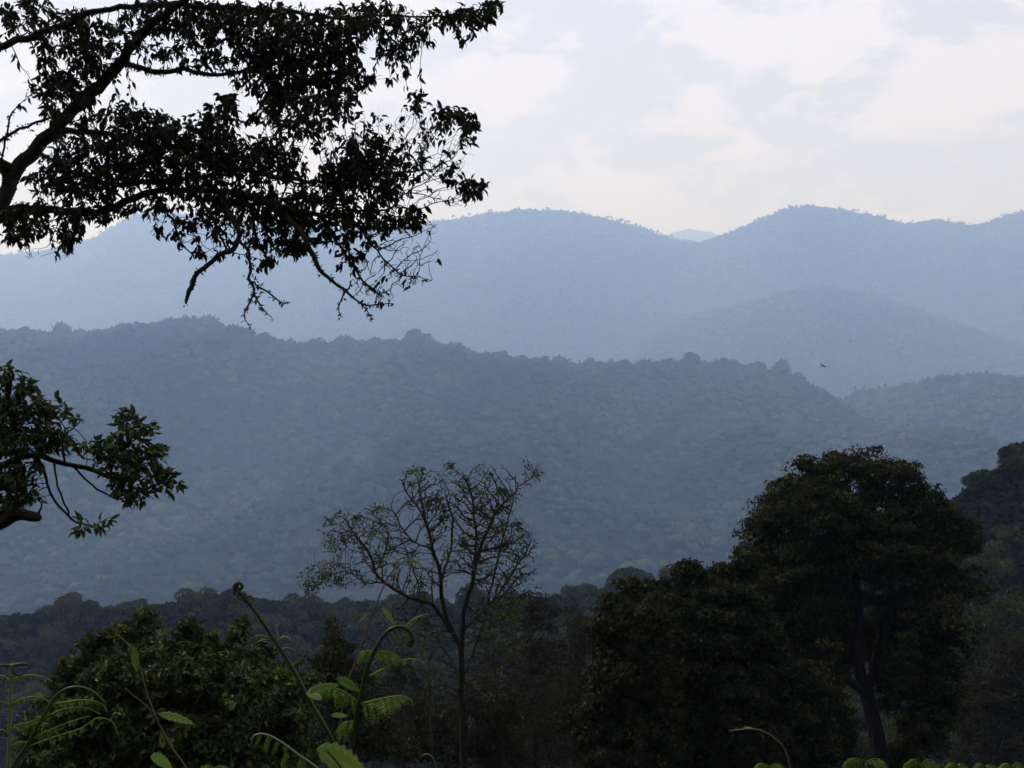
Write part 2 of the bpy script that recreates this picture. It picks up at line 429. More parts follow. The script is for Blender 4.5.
# thin trees standing along the far saddle
LB = 'tiny pale tree on the far skyline beside the notch between the two high mountains'
pB = [tree_proto('skyline_tree', 80 + k, LB, 'tree', 'trees on the far skyline', M_forest, 160, 5, .7, .3, 1.7) for k in range(3)]
used = {}
for k, px in enumerate(list(np.linspace(608, 694, 17)) + list(np.linspace(706, 800, 19)) + [838, 858, 884, 915, 948, 968, 1002, 452, 470, 490]):
    px = float(px + rng.uniform(-2, 2))
    py = float(np.interp(px, hillB.c[:, 0], hillB.c[:, 1])); yc = float(np.interp(px, hillB.c[:, 0], hillB.c[:, 2]))
    q = at(px, py, yc)
    place(pB[k % 3], used, (q[0], q[1] + 5, q[2] - 13), float(rng.uniform(6, 10.5)))

# ------------------------------------------------------------------ grown trees
def colonize(P, par, att, D, kill, bias=(0, 0, 0), it=200, jit=.25, maxch=4, infl=1e9, rg=rng):
    P = list(map(np.array, P)); par = list(par)
    nch = [0] * len(P)
    for q in par:
        if q >= 0: nch[q] += 1
    arr = np.array(P); att = np.array(att, float)
    nd = np.full(len(att), 1e9); ni = np.zeros(len(att), int)
    for i in range(0, len(arr), 400):
        d = np.linalg.norm(att[:, None] - arr[None, i:i + 400], axis=2); j = d.argmin(1); dm = d[np.arange(len(att)), j]
        b = dm < nd; nd[b] = dm[b]; ni[b] = j[b] + i
    alive = nd > kill; closed = np.zeros(200000, bool)
    for _ in range(it):
        act = alive & (nd < infl) & ~closed[ni]
        if not act.any(): break
        ids = ni[act]; dv = norm(att[act] - np.array([P[q] for q in ids]))
        uq, inv = np.unique(ids, return_inverse=True)
        S = np.zeros((len(uq), 3)); np.add.at(S, inv, dv)
        S = norm(norm(S) + np.array(bias) + rg.normal(0, jit, S.shape))
        new = np.array([P[q] for q in uq]) + S * D
        base = len(P); fresh = []
        for q, w in zip(uq, new):
            P.append(w); par.append(int(q)); nch.append(0); nch[q] += 1
            if nch[q] >= maxch: closed[q] = True; fresh.append(q)
        idx = np.where(alive)[0]
        for i in range(0, len(new), 400):
            d = np.linalg.norm(att[idx][:, None] - new[None, i:i + 400], axis=2); j = d.argmin(1); dm = d[np.arange(len(idx)), j]
            b = dm < nd[idx]; nd[idx[b]] = dm[b]; ni[idx[b]] = j[b] + base + i
        alive &= nd > kill
        lost = np.where(alive & np.isin(ni, fresh))[0] if fresh else []
        if len(lost):
            op = np.where(~closed[:len(P)])[0]; pa = np.array(P)[op]
            for i in range(0, len(lost), 200):
                d = np.linalg.norm(att[lost[i:i + 200]][:, None] - pa[None], axis=2); j = d.argmin(1)
                nd[lost[i:i + 200]] = d[np.arange(len(j)), j]; ni[lost[i:i + 200]] = op[j]
    return np.array(P), np.array(par)

def skeleton(boughs, D, jit=0.0, rg=rng):
    """boughs: lists of (x, y, z, radius); each but the first joins the nearest node that exists"""
    P, par, rad = [], [], []
    for b in boughs:
        s = spline(b, D)
        if jit: s[1:, :3] += rg.normal(0, jit, (len(s) - 1, 3))
        if P:
            d = np.linalg.norm(np.array(P) - s[0, :3], axis=1); prev = int(d.argmin())
        else: prev = -1
        for k, r in enumerate(s):
            if k == 0 and prev >= 0 and np.linalg.norm(np.array(P[prev]) - r[:3]) < D * .5: continue
            P.append(r[:3]); par.append(prev); rad.append(r[3]); prev = len(P) - 1
    return P, par, rad

def radii(P, par, fixed, tip, e=2.4, cap=None):
    n = len(P); acc = np.zeros(n); ch = np.zeros(n, int)
    for i in range(n):
        if par[i] >= 0: ch[par[i]] += 1
    for i in range(n - 1, -1, -1):
        if ch[i] == 0: acc[i] += tip ** e
        if par[i] >= 0: acc[par[i]] += acc[i]
    # seeds may have children placed later; a second pass keeps order safe because children follow parents
    r = acc ** (1 / e)
    k = len(fixed)
    f = np.array(fixed); r[:k] = np.where(f > 0, f, r[:k])
    if cap: r[k:] = np.minimum(r[k:], cap)
    for i in range(k, n):
        r[i] = min(r[i], r[par[i]] * .92)
    return r, ch

def skin(P, par, r, m_big, m_small, thr, sides=7):
    n = len(P); kids = [[] for _ in range(n)]
    for i in range(n):
        if par[i] >= 0: kids[par[i]].append(i)
    starts = [(i, None) for i in range(n) if par[i] < 0]
    while starts:
        i, p0 = starts.pop()
        chain = [i] if p0 is None else [p0, i]
        while kids[i]:
            k = sorted(kids[i], key=lambda q: -r[q])
            for q in k[1:]: starts.append((q, i))
            i = k[0]; chain.append(i)
        c = np.array(chain)
        pts, rr = P[c].copy(), r[c].copy()
        if p0 is not None: rr[0] = min(rr[0], rr[1] * 1.25)
        if len(pts) > 4: pts[1:-1] = pts[1:-1] * .5 + .25 * (pts[:-2] + pts[2:])
        rr[-1] *= .5
        big = rr.max() > thr
        m = m_big if big else m_small
        tube(m, pts, rr, sides if big else (4 if rr.max() > thr * .3 else 3), .5)

def ell(rg, n, cx, cy, rx, ry, y, ry_depth):
    """n random points inside an ellipsoid given in pixels at distance y, depth half-size in metres"""
    d = norm(rg.normal(size=(n, 3))) * (rg.uniform(0, 1, (n, 1)) ** .4)
    return at(cx + d[:, 0] * rx, cy + d[:, 1] * ry, y + d[:, 2] * ry_depth)

# --- the large tree whose boughs hang in from the upper left
def overhanging_tree():
    rg = np.random.default_rng(11)
    root = thing('overhanging_tree', 'big dark tree with drooping leafy boughs hanging in from the upper left against the sky', 'tree')
    Y0 = 9.0
    z = lambda x, y, dy, r: (*at(x / 2, y / 2, Y0 + dy), r * (.85 if r < 45 else 1) / 2 / F * Y0 / 2)     # traced at twice the picture's size; r = thickness there
    base = (-5.6, 8.6, float(ground_z(-5.6, 8.6)) - .3, .30)
    boughs = [
        [base, (-5.5, 8.7, -1.0, .25), (-5.3, 8.9, .8, .2), z(-150, 560, -.1, 60), z(-60, 470, 0, 44), z(5, 400, .1, 37), z(30, 345, .2, 35), z(80, 288, .3, 34), z(110, 258, .3, 33), z(160, 208, .3, 30), z(200, 170, .2, 28), z(240, 126, .1, 26), z(262, 90, 0, 22), z(300, 55, -.1, 20), z(345, 15, -.2, 18), z(420, -40, -.3, 14), z(520, -90, -.4, 10)],
        [z(-60, 470, 0, 26), z(0, 436, -.1, 24), z(60, 420, -.2, 20), z(150, 424, -.3, 18), z(222, 418, -.4, 17), z(268, 396, -.5, 16), z(310, 386, -.5, 15), z(372, 380, -.6, 14), z(450, 384, -.7, 13), z(520, 400, -.8, 15), z(600, 424, -.8, 13), z(650, 432, -.8, 9), z(720, 425, -.7, 6), z(790, 415, -.6, 4)],
        [z(110, 258, .3, 18), z(170, 264, .5, 15), z(240, 272, .7, 13), z(300, 288, .8, 12), z(350, 300, .8, 11), z(440, 330, .8, 10), z(520, 345, .7, 11), z(580, 358, .6, 12), z(640, 362, .5, 9), z(700, 352, .4, 8), z(780, 346, .3, 6), z(850, 340, .2, 4)],
        [z(120, 330, .2, 9), z(200, 364, .1, 11), z(270, 366, 0, 11), z(330, 364, 0, 11), z(400, 352, .1, 9), z(470, 342, .2, 8), z(540, 352, .3, 7), z(610, 372, .3, 5)],
        [z(240, 126, .1, 14), z(280, 134, .3, 13), z(312, 145, .4, 13), z(360, 140, .5, 12), z(420, 148, .6, 10), z(462, 146, .6, 9), z(540, 130, .6, 8), z(620, 135, .6, 6), z(690, 150, .5, 4)],
        [z(-220, 220, -.2, 30), z(-80, 130, -.3, 22), z(0, 95, -.3, 17), z(58, 72, -.3, 16), z(110, 55, -.3, 15), z(180, 26, -.2, 13), z(250, 14, -.1, 13), z(330, 8, 0, 14), z(430, 12, .1, 14), z(520, 20, .1, 12), z(600, 25, .1, 9), z(700, 38, 0, 7), z(770, 30, -.1, 5), z(860, 34, -.2, 4)],
        [z(-60, 320, .4, 8), z(0, 284, .4, 8), z(40, 256, .4, 7), z(100, 238, .4, 6), z(150, 230, .4, 4)],
        [z(10, 392, .1, 7), z(4, 330, .1, 5), z(10, 285, .1, 5), z(22, 220, .1, 4)],
        [z(440, 384, -.7, 13), z(462, 430, -.9, 12), z(474, 470, -1.0, 11), z(466, 500, -1.0, 11), z(440, 514, -1.0, 10), z(415, 530, -1.0, 10), z(398, 546, -1.0, 10), z(384, 570, -1.0, 10), z(368, 606, -1.0, 7)],
        [z(474, 470, -1.0, 7), z(498, 510, -1.1, 6), z(500, 555, -1.1, 6), z(508, 582, -1.1, 5), z(495, 605, -1.1, 4), z(484, 630, -1.1, 3), z(496, 650, -1.1, 2)],
        [z(500, 560, -1.1, 4), z(530, 580, -1.1, 4), z(552, 600, -1.1, 3), z(578, 606, -1.1, 2)],
        [z(508, 582, -1.1, 4), z(520, 610, -1.1, 3), z(540, 630, -1.1, 2)],
        [z(560, 420, -.8, 10), z(592, 450, -.9, 11), z(612, 480, -1.0, 11), z(628, 515, -1.0, 11), z(640, 540, -1.0, 9), z(668, 566, -1.0, 7), z(690, 580, -1.0, 6), z(720, 604, -1.0, 4), z(750, 612, -1.0, 3), z(790, 606, -1.0, 2)],
        [z(690, 580, -1.0, 4), z(682, 605, -1.0, 3), z(682, 628, -1.0, 2)],
        [z(720, 604, -1.0, 3), z(738, 622, -1.0, 2), z(742, 640, -1.0, 2)],
        [z(640, 432, -.8, 8), z(668, 470, -.6, 7), z(690, 510, -.6, 6), z(712, 545, -.6, 5), z(740, 575, -.6, 3), z(770, 590, -.6, 2)],
        [z(700, 428, -.7, 6), z(730, 470, -.5, 5), z(760, 510, -.5, 4), z(800, 545, -.5, 3), z(850, 560, -.5, 2)],
        [z(310, 386, -.5, 7), z(345, 440, -.7, 5), z(355, 480, -.8, 4), z(380, 498, -.8, 3), z(400, 496, -.8, 2)],
        [z(380, 380, -.6, 7), z(420, 430, -.9, 6), z(440, 480, -.9, 5), z(450, 505, -.9, 4)],
    ]
    D = .042
    P, par, rad = skeleton(boughs, D, .011, rg)
    # where twigs and leaves go (twice-size pixels): cx, cy, rx, ry, tips, leaf density
    CL = [(60, 20, 75, 40, 40, 1), (150, 50, 60, 45, 50, 1), (100, 90, 40, 40, 20, .9), (175, 110, 55, 50, 70, 1), (110, 165, 50, 35, 36, 1), (160, 180, 45, 40, 46, 1), (105, 215, 25, 25, 12, .8), (205, 60, 50, 40, 30, .9),
          (330, 30, 90, 40, 60, .9), (260, 60, 45, 40, 24, .8), (300, 105, 60, 25, 16, .8), (400, 75, 70, 60, 70, .9), (440, 40, 70, 45, 60, 1), (550, 70, 95, 75, 260, 1), (640, 100, 80, 75, 220, 1), (560, 150, 80, 60, 160, 1), (500, 130, 50, 50, 44, .9),
          (690, 50, 80, 55, 110, 1), (700, 150, 50, 45, 60, 1), (760, 30, 70, 40, 60, .9), (790, 90, 45, 35, 36, .9), (830, 60, 40, 35, 18, .8), (900, 30, 50, 26, 26, .9), (950, 30, 45, 25, 30, 1), (930, 75, 20, 12, 5, 1), (980, 10, 30, 18, 16, 1),
          (600, 220, 70, 50, 70, .9), (560, 190, 60, 40, 46, .9), (640, 270, 60, 45, 30, .6), (520, 230, 50, 30, 14, .5), (690, 210, 50, 40, 26, .7), (655, 195, 45, 40, 34, 1), (800, 150, 40, 28, 10, .5),
          (250, 225, 55, 22, 30, 1), (310, 245, 60, 25, 40, 1), (180, 260, 60, 40, 34, .8), (230, 290, 70, 40, 70, 1), (330, 285, 80, 45, 110, 1), (420, 270, 55, 50, 80, 1), (440, 225, 40, 30, 30, 1), (455, 200, 25, 25, 12, 1), (400, 310, 90, 40, 90, 1), (470, 310, 60, 40, 60, 1), (120, 310, 45, 40, 30, .9), (150, 350, 60, 45, 44, .9), (90, 360, 40, 35, 22, .8), (230, 350, 70, 30, 50, 1),
          (300, 335, 70, 25, 50, 1), (380, 360, 80, 30, 56, 1), (540, 300, 55, 35, 40, .9), (560, 330, 60, 30, 30, .9), (490, 370, 70, 30, 40, .8),
          (730, 300, 55, 40, 80, 1), (700, 330, 60, 40, 60, 1), (760, 350, 50, 50, 70, 1), (770, 380, 35, 30, 26, 1), (690, 370, 60, 40, 50, .9), (640, 390, 60, 35, 44, .9), (580, 400, 60, 30, 40, .8), (700, 430, 60, 40, 50, .9), (760, 440, 40, 28, 34, 1), (820, 435, 28, 22, 30, 1), (650, 450, 60, 40, 44, .8), (720, 470, 40, 40, 26, .8), (700, 510, 35, 40, 16, .5), (580, 495, 40, 22, 20, .9), (535, 528, 16, 14, 8, 1), (560, 450, 60, 30, 30, .6), (480, 430, 60, 40, 44, .6), (400, 430, 60, 40, 34, .6), (300, 405, 60, 22, 26, .9), (450, 400, 80, 26, 44, .9), (560, 420, 70, 26, 40, .9), (180, 395, 70, 26, 24, .9), (600, 470, 50, 26, 24, .6), (520, 470, 40, 30, 18, .5), (430, 480, 50, 40, 22, .35), (375, 470, 30, 30, 10, .5),
          (40, 430, 55, 30, 30, .9), (20, 470, 25, 14, 8, 1), (60, 460, 30, 22, 14, 1), (135, 480, 18, 24, 12, 1), (140, 440, 40, 22, 16, .9), (190, 430, 40, 14, 10, .8), (250, 420, 25, 8, 5, .8), (210, 440, 10, 8, 3, 1), (330, 430, 20, 20, 4, .2), (312, 455, 6, 14, 3, 1), (60, 510, 30, 20, 6, 0),
          (840, 240, 55, 40, 26, .25), (900, 225, 35, 25, 24, .9), (935, 245, 26, 30, 24, 1), (880, 280, 50, 40, 26, .15), (800, 270, 60, 45, 26, .25), (920, 310, 30, 35, 14, .2), (880, 340, 60, 30, 30, .12), (940, 372, 34, 24, 26, 1), (900, 350, 20, 16, 8, .7), (850, 380, 60, 25, 26, .08), (900, 400, 40, 18, 12, .05), (820, 320, 50, 40, 24, .3), (740, 250, 50, 35, 20, .25), (830, 200, 20, 30, 8, .6), (855, 265, 20, 20, 10, .8),
          (800, 480, 60, 30, 34, .06), (840, 510, 45, 35, 34, .03), (790, 540, 55, 35, 40, .04), (830, 560, 45, 20, 22, .02), (740, 545, 40, 40, 26, .12), (760, 590, 35, 22, 20, .05), (720, 580, 30, 20, 10, .1), (860, 450, 30, 20, 12, .03)]
    A, lp = [], []
    for cx, cy, rx, ry, k, d in CL:
        k = int(k * (4.2 if d < .5 else 1.7)) + 1
        dep = .55 if d > .4 else .3
        A.append(ell(rg, k, cx / 2, cy / 2, rx / 2, ry / 2, Y0 - .25 + (.35 if cy < 200 else -.2), dep)); lp += [d] * k
    A = np.vstack(A); lp = np.array(lp)
    n0 = len(P)
    P, par = colonize(P, par, A, D, .05, (0, 0, -.12), 160, .28, 3, rg=rg)
    r, ch = radii(P, par, rad, .0026, 2.5, .016)
    big, small = Mesh(), Mesh()
    skin(P, par, r, big, small, .009)
    # knobbly moss and lichen on the boughs
    k = rg.integers(0, n0, 4500)
    d = norm(rg.normal(size=(4500, 3)) + [0, 0, -.4]); rr = np.array(rad)[k]
    leaves(big, P[k] + d * rr[:, None] * .7, d, rg.normal(size=(4500, 3)), rg.uniform(.012, .045, 4500), rg.uniform(.008, .02, 4500), .5)
    big.build('bough', M_barkm, root); small.build('twig', M_barkm, root)
    # leaves hang in small bunches from the twig ends
    dist = np.full(len(P), 1e9); near = np.zeros(len(P), int)
    for i in range(0, len(P), 500):
        dd = np.linalg.norm(P[i:i + 500, None] - A[None], axis=2); near[i:i + 500] = dd.argmin(1); dist[i:i + 500] = dd.min(1)
    dens = lp[near]
    m = Mesh()
    idx = np.where((np.arange(len(P)) >= n0))[0]
    pos, dr = [], []
    for i in idx:
        tipn = ch[i] == 0
        if dens[i] < .3:
            if not tipn or rg.random() > dens[i] * 1.5: continue
            k = 3
        else:
            if rg.random() > dens[i]: continue
            k = rg.integers(6, 11) if tipn else (rg.integers(0, 4))
        g = norm(P[i] - P[par[i]])
        for _ in range(k):
            pos.append(P[i] + rg.normal(0, .012, 3)); dr.append(g * .35 + rg.normal(0, .5, 3) + [0, 0, -.7])
    pos = np.array(pos); dr = np.array(dr); q = len(pos)
    L = rg.uniform(.04, .082, q)
    leaves(m, pos, dr, norm(rg.normal(size=(q, 3)) + [0, 0, .8]), L, L * rg.uniform(.36, .5, q), np.clip(rg.normal(.45, .22, q), 0, 1), .2, .18, True)
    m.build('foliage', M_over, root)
    print('overhang', len(P), q)
overhanging_tree()

# --- the nearer green tree reaching in at the left edge
def leafy_tree():
    rg = np.random.default_rng(5)
    root = thing('leafy_tree', 'green leafy tree reaching in at the left edge with a dead branch stub', 'tree')
    Y0 = 6.0
    z = lambda x, y, dy, w: (*at(x, y, Y0 + dy), w / F * Y0 / 2)
    b = [[(-4.3, 6.3, float(ground_z(-4.3, 6.3)) - .3, .16), (-4.2, 6.2, -1.2, .13), z(-200, 620, .1, 32), z(-110, 555, 0, 24), z(-40, 500, 0, 18), z(-5, 455, 0, 13), z(0, 425, 0, 9), z(8, 395, 0, 6), z(10, 372, 0, 3)],
         [z(-60, 545, 0, 12), z(-15, 530, -.1, 13), z(4, 522, -.1, 13), z(18, 514, -.1, 12), z(30, 516, -.1, 11), z(42, 519, -.1, 9)],
         [z(36, 517, -.1, 3), z(41, 512, -.1, 2.6), z(42, 504, -.1, 1.6)],
         [z(-30, 480, 0, 9), z(8, 462, .1, 7), z(37, 456, .1, 6), z(66, 465, .1, 5), z(90, 468, .1, 5), z(110, 477, .1, 4), z(135, 478, .1, 3)],
         [z(38, 457, .1, 3), z(45, 473, 0, 3), z(50, 494, 0, 2.5), z(62, 510, 0, 2.5), z(76, 522, 0, 2), z(92, 526, 0, 2)],
         [z(53, 462, .1, 2.5), z(57, 480, 0, 2), z(63, 500, 0, 2), z(70, 516, 0, 2)],
         [z(72, 466, .1, 2.5), z(88, 483, .1, 2), z(102, 492, .1, 2), z(121, 499, .1, 1.5), z(140, 490, .1, 1.5)],
         [z(60, 440, 0, 2), z(72, 428, 0, 1.5), z(79, 424, 0, 1.5), z(80, 420, 0, 1)],
         [z(110, 476, .1, 3), z(118, 450, .1, 2.5), z(124, 430, .1, 2), z(130, 412, .1, 1.5)]]
    P, par, rad = skeleton(b, .03, .005, rg)
    CL = [(8, 380, 10, 14, 18), (24, 386, 14, 12, 16), (10, 410, 22, 18, 36), (40, 412, 22, 14, 26), (58, 408, 12, 9, 10), (15, 440, 26, 22, 50), (48, 438, 20, 20, 34), (64, 440, 9, 16, 10), (10, 475, 26, 20, 36), (20, 497, 22, 12, 22), (36, 470, 12, 14, 12), (4, 505, 18, 12, 16), (66, 415, 7, 6, 6),
          (126, 418, 14, 12, 14), (134, 428, 22, 9, 14), (150, 428, 9, 7, 8), (112, 445, 20, 14, 22), (88, 446, 14, 8, 12), (135, 450, 26, 16, 34), (155, 455, 14, 16, 18), (130, 470, 28, 18, 36), (160, 478, 16, 14, 18), (135, 492, 22, 13, 20), (172, 486, 8, 10, 8), (118, 482, 14, 14, 12), (105, 466, 12, 12, 10),
          (86, 524, 10, 10, 8), (98, 526, 9, 7, 7), (106, 522, 10, 6, 8), (80, 532, 5, 4, 3)]
    A = np.vstack([ell(rg, int(k * (5.0 if cx < 62 else 3.0)), cx, cy, rx * .85, ry * .85, Y0, max(rx, ry) / F * Y0 * .9) for cx, cy, rx, ry, k in CL])
    n0 = len(P)
    P, par = colonize(P, par, A, .03, .035, (0, 0, .05), 120, .25, 3, infl=.5, rg=rg)
    r, ch = radii(P, par, rad, .0018, 2.5, .009)
    big = Mesh(); skin(P, par, r, big, big, .006)
    big.build('bough', M_bark, root)
    pos, dr = [], []
    for i in range(n0, len(P)):
        k = rg.integers(7, 13) if ch[i] == 0 else rg.integers(0, 4)
        g = norm(P[i] - P[par[i]])
        for _ in range(k):
            pos.append(P[i] + rg.normal(0, .008, 3)); dr.append(g * .5 + rg.normal(0, .6, 3) + [0, 0, -.3])
    pos = np.array(pos); dr = np.array(dr); q = len(pos); L = rg.uniform(.035, .068, q)
    m = Mesh(); leaves(m, pos, dr, norm(rg.normal(size=(q, 3)) + [0, 0, 1.2]), L, L * rg.uniform(.36, .48, q), np.clip(rg.normal(.42, .22, q), 0, 1), .2, .2, True)
    m.build('foliage', M_sprig, root)
    print('leafy', len(P), q)
leafy_tree()

def dense_tree(name, label, cat, Y0, clusters, trunks, mat, leaf, per, seed, depth=.9, sub=.30, group=None, shell=.55, bkm=None, tw=.006, droopy=0.0, twig=True, ydep=None, dens=2.6, pz=.55):
    """a leafy crown made of many sub-clumps around branches that really reach them"""
    rg = np.random.default_rng(seed)
    Y0 *= .7; leaf *= .7; tw *= .7
    base = trunks[0][0]
    root = thing(name, label, cat, (0, 0, 0), group)
    w = lambda x, y, dy, t: (*at(x, y, Y0 + dy), t / F * Y0 / 2)
    bx = at(base[0], base[1], Y0 + base[2]); gz = float(ground_z(bx[0], bx[1])) - .4
    bo = []
    for i, t in enumerate(trunks):
        l = [w(*q) for q in t]
        if i == 0 and l[0][2] > gz: l = [(l[0][0], l[0][1], gz, l[0][3] * 1.25)] + l
        bo.append(l)
    D = Y0 * .009
    P, par, rad = skeleton(bo, D, D * .06, rg)
    pos, dr, tn, A, nr = [], [], [], [], []
    for cx, cy, rx, ry, dz in clusters:
        area = math.pi * rx * ry
        k = max(5, int(area / (sub * 26) ** 2 * dens))
        d = norm(rg.normal(size=(k, 3))) * (rg.uniform(.25, 1, (k, 1)) ** shell) * np.clip(rg.lognormal(-.02, .22, (k, 1)), .6, 1.55)
        dep = (rx + ry) / 2 / F * Y0 * depth
        c = at(cx + d[:, 0] * rx, cy + d[:, 1] * ry, Y0 + dz + d[:, 2] * dep)
        A.append(c)
        R = sub * 26 / F * Y0 * np.clip(rg.lognormal(-.1, .35, k), .4, 1.7)
        n = per
        u = norm(rg.normal(size=(k, n, 3)) + [0, 0, .55]); rr = R[:, None, None] * rg.uniform(.15, 1, (k, n, 1)) ** .4 * rg.uniform(.8, 1.2, (k, n, 1))
        p = c[:, None] + u * rr * [1, 1, pz]
        pos.append(p.reshape(-1, 3)); dr.append((np.cross(u, rg.normal(size=(k, n, 3))) + u * .25 + rg.normal(0, .25, (k, n, 3)) + [0, 0, -droopy]).reshape(-1, 3))
        nr.append((u + rg.normal(0, .35, (k, n, 3))).reshape(-1, 3))
        tn.append(np.repeat(rg.normal(.42, .13, k), n))
    A = np.vstack(A); n0 = len(P)
    P, par = colonize(P, par, A, D, D * 1.5, (0, 0, .1), 150, .22, 4, rg=rg)
    r, ch = radii(P, par, rad, tw, 2.4, max(rad) * .5)
    big, small = Mesh(), Mesh(); skin(P, par, r, big, small, max(rad) * .3)
    big.build('trunk', bkm or M_bark, root)
    if small.n: small.build('branches', bkm or M_bark, root)
    pos = np.vstack(pos); dr = np.vstack(dr); q = len(pos); L = leaf * rg.uniform(.65, 1.35, q)
    tint = np.clip(np.concatenate(tn) + rg.normal(0, .17, q), 0, 1)
    m = Mesh(); leaves(m, pos, dr, norm(np.vstack(nr)), L, L * rg.uniform(.4, .6, q), tint, .12, .15)
    m.build('foliage', mat, root)
    print(name, len(P), q)
    return root

# --- the big domed tree right of the middle
dense_tree('domed_tree', 'tall dark tree with a broad domed crown and leaning trunk at right', 'tree', 45,
    [(812, 478, 28, 18, 0), (850, 468, 32, 16, .5), (893, 474, 30, 16, 0), (785, 500, 26, 20, .5), (775, 520, 30, 20, -.5), (825, 512, 46, 28, -.5), (880, 510, 46, 30, .2), (925, 505, 24, 22, .5), (942, 530, 30, 22, 0), (960, 545, 20, 16, 0),
     (757, 552, 20, 26, .3), (795, 558, 45, 30, -.6), (850, 555, 55, 34, .3), (905, 560, 45, 32, -.4), (950, 575, 26, 18, .3), (968, 592, 14, 10, 0), (775, 600, 34, 34, .4), (815, 600, 26, 22, -.3), (900, 605, 24, 24, .3), (940, 615, 30, 30, -.4), (935, 655, 32, 36, .3), (905, 665, 18, 40, -.4), (940, 700, 26, 34, .3), (920, 735, 28, 30, .2), (800, 640, 30, 30, .3), (830, 640, 12, 16, .6), (850, 600, 26, 14, .4), (845, 630, 26, 26, 1.6), (885, 635, 20, 34, 1.4), (832, 668, 16, 18, 1.2), (890, 690, 12, 30, .8), (850, 655, 14, 16, 2.2), (838, 738, 16, 34, 1.0), (905, 755, 20, 24, .6)],
    [[(888, 860, 0, 22), (884, 790, 0, 19), (879, 756, 0, 17), (874, 721, 0, 15), (868, 699, 0, 14), (861, 677, 0, 12), (857, 641, .1, 10), (859, 606, .2, 9), (852, 560, .2, 7), (840, 510, .2, 5)],
     [(868, 697, 0, 8), (858, 688, -.2, 8), (846, 679, -.3, 7), (834, 666, -.5, 6), (822, 635, -.6, 5), (808, 600, -.6, 4), (790, 560, -.5, 3)],
     [(868, 697, 0, 8), (873, 670, .3, 8), (879, 640, .4, 7), (886, 606, .5, 6), (900, 560, .5, 5), (915, 530, .5, 3)],
     [(858, 645, .1, 6), (845, 620, .4, 5), (835, 590, .5, 4), (822, 540, .4, 3)],
     [(880, 640, .4, 5), (900, 625, .2, 4), (925, 612, 0, 3), (950, 595, 0, 2)]],
    M_dark, .17, 95, 21, .95, .44, pz=.48, dens=3.0)
# --- dark trees between it and the bare tree
dense_tree('dark_tree', 'dark bushy tree with an uneven rounded top, just left of the tall domed tree', 'tree', 40,
    [(684, 574, 16, 12, 0), (668, 594, 20, 14, .3), (705, 584, 14, 12, .3), (722, 578, 14, 14, .4), (742, 566, 14, 16, .3), (735, 605, 26, 28, 0), (690, 598, 24, 18, 0), (700, 615, 44, 28, -.4), (745, 640, 34, 36, .2), (700, 655, 46, 38, -.5), (655, 640, 30, 36, .2), (760, 680, 40, 40, .2), (715, 700, 50, 40, -.4), (660, 695, 40, 40, 0), (790, 715, 40, 40, .5), (735, 745, 60, 34, -.5), (810, 745, 30, 30, .6), (675, 745, 40, 36, 0), (820, 690, 22, 36, .7)],
    [[(712, 850, 0, 18), (708, 780, 0, 14), (700, 700, 0, 10), (695, 640, 0, 6), (690, 590, 0, 3)], [(706, 740, 0, 8), (735, 690, .2, 6), (755, 640, .2, 3)], [(704, 720, 0, 7), (675, 670, -.2, 5), (660, 620, 0, 3)]],
    M_dark, .19, 70, 22, .95, .38, dens=2.8)
dense_tree('dark_tree', 'smaller dark olive tree with a ragged top right of the scrub and bare tree', 'tree', 36,
    [(628, 588, 10, 10, 0), (648, 590, 12, 8, .2), (612, 604, 10, 8, 0), (632, 606, 20, 14, 0), (608, 626, 18, 22, 0), (640, 625, 30, 26, -.3), (620, 655, 30, 28, .2), (640, 680, 34, 30, -.3), (612, 695, 30, 30, 0), (600, 730, 36, 30, .2), (645, 730, 36, 34, 0), (615, 766, 34, 20, -.2), (655, 764, 30, 18, .2)],
    [[(630, 840, 0, 12), (628, 770, 0, 9), (625, 700, 0, 6), (628, 640, 0, 4), (630, 600, 0, 2)]],
    M_dark, .17, 55, 23, .95, .36)
# --- leafy bush at lower left
dense_tree('leafy_bush', 'broad green bush with dense small leaves filling the lower left', 'bush', 20,
    [(146, 622, 10, 13, 0), (122, 634, 16, 9, 0), (98, 642, 14, 9, .2), (100, 660, 20, 12, .2), (148, 652, 24, 16, -.2), (184, 630, 9, 9, 0), (204, 640, 12, 9, .2), (190, 654, 20, 14, 0), (222, 660, 20, 16, .2), (239, 632, 6, 12, 0), (262, 652, 12, 10, .2), (252, 670, 22, 18, 0), (285, 690, 24, 26, .2), (75, 680, 26, 22, .2), (120, 685, 40, 30, -.4), (175, 690, 46, 34, -.5), (235, 695, 44, 32, -.4), (60, 710, 24, 22, .2), (95, 725, 42, 30, -.4), (155, 735, 50, 34, -.6), (220, 740, 46, 34, -.6), (275, 735, 34, 34, -.2), (290, 760, 24, 24, 0), (45, 750, 30, 26, .2), (100, 765, 50, 26, -.4), (180, 770, 60, 26, -.6), (250, 772, 50, 26, -.5)],
    [[(170, 900, .2, 20), (168, 800, .2, 16), (160, 740, 0, 10), (150, 690, 0, 6), (146, 640, 0, 3)], [(168, 790, .2, 11), (215, 730, 0, 8), (240, 680, 0, 4)], [(166, 780, .2, 10), (110, 725, 0, 7), (95, 670, 0, 4)]],
    M_bush, .12, 40, 24, .95, .30, shell=.45, dens=2.3, droopy=.25)
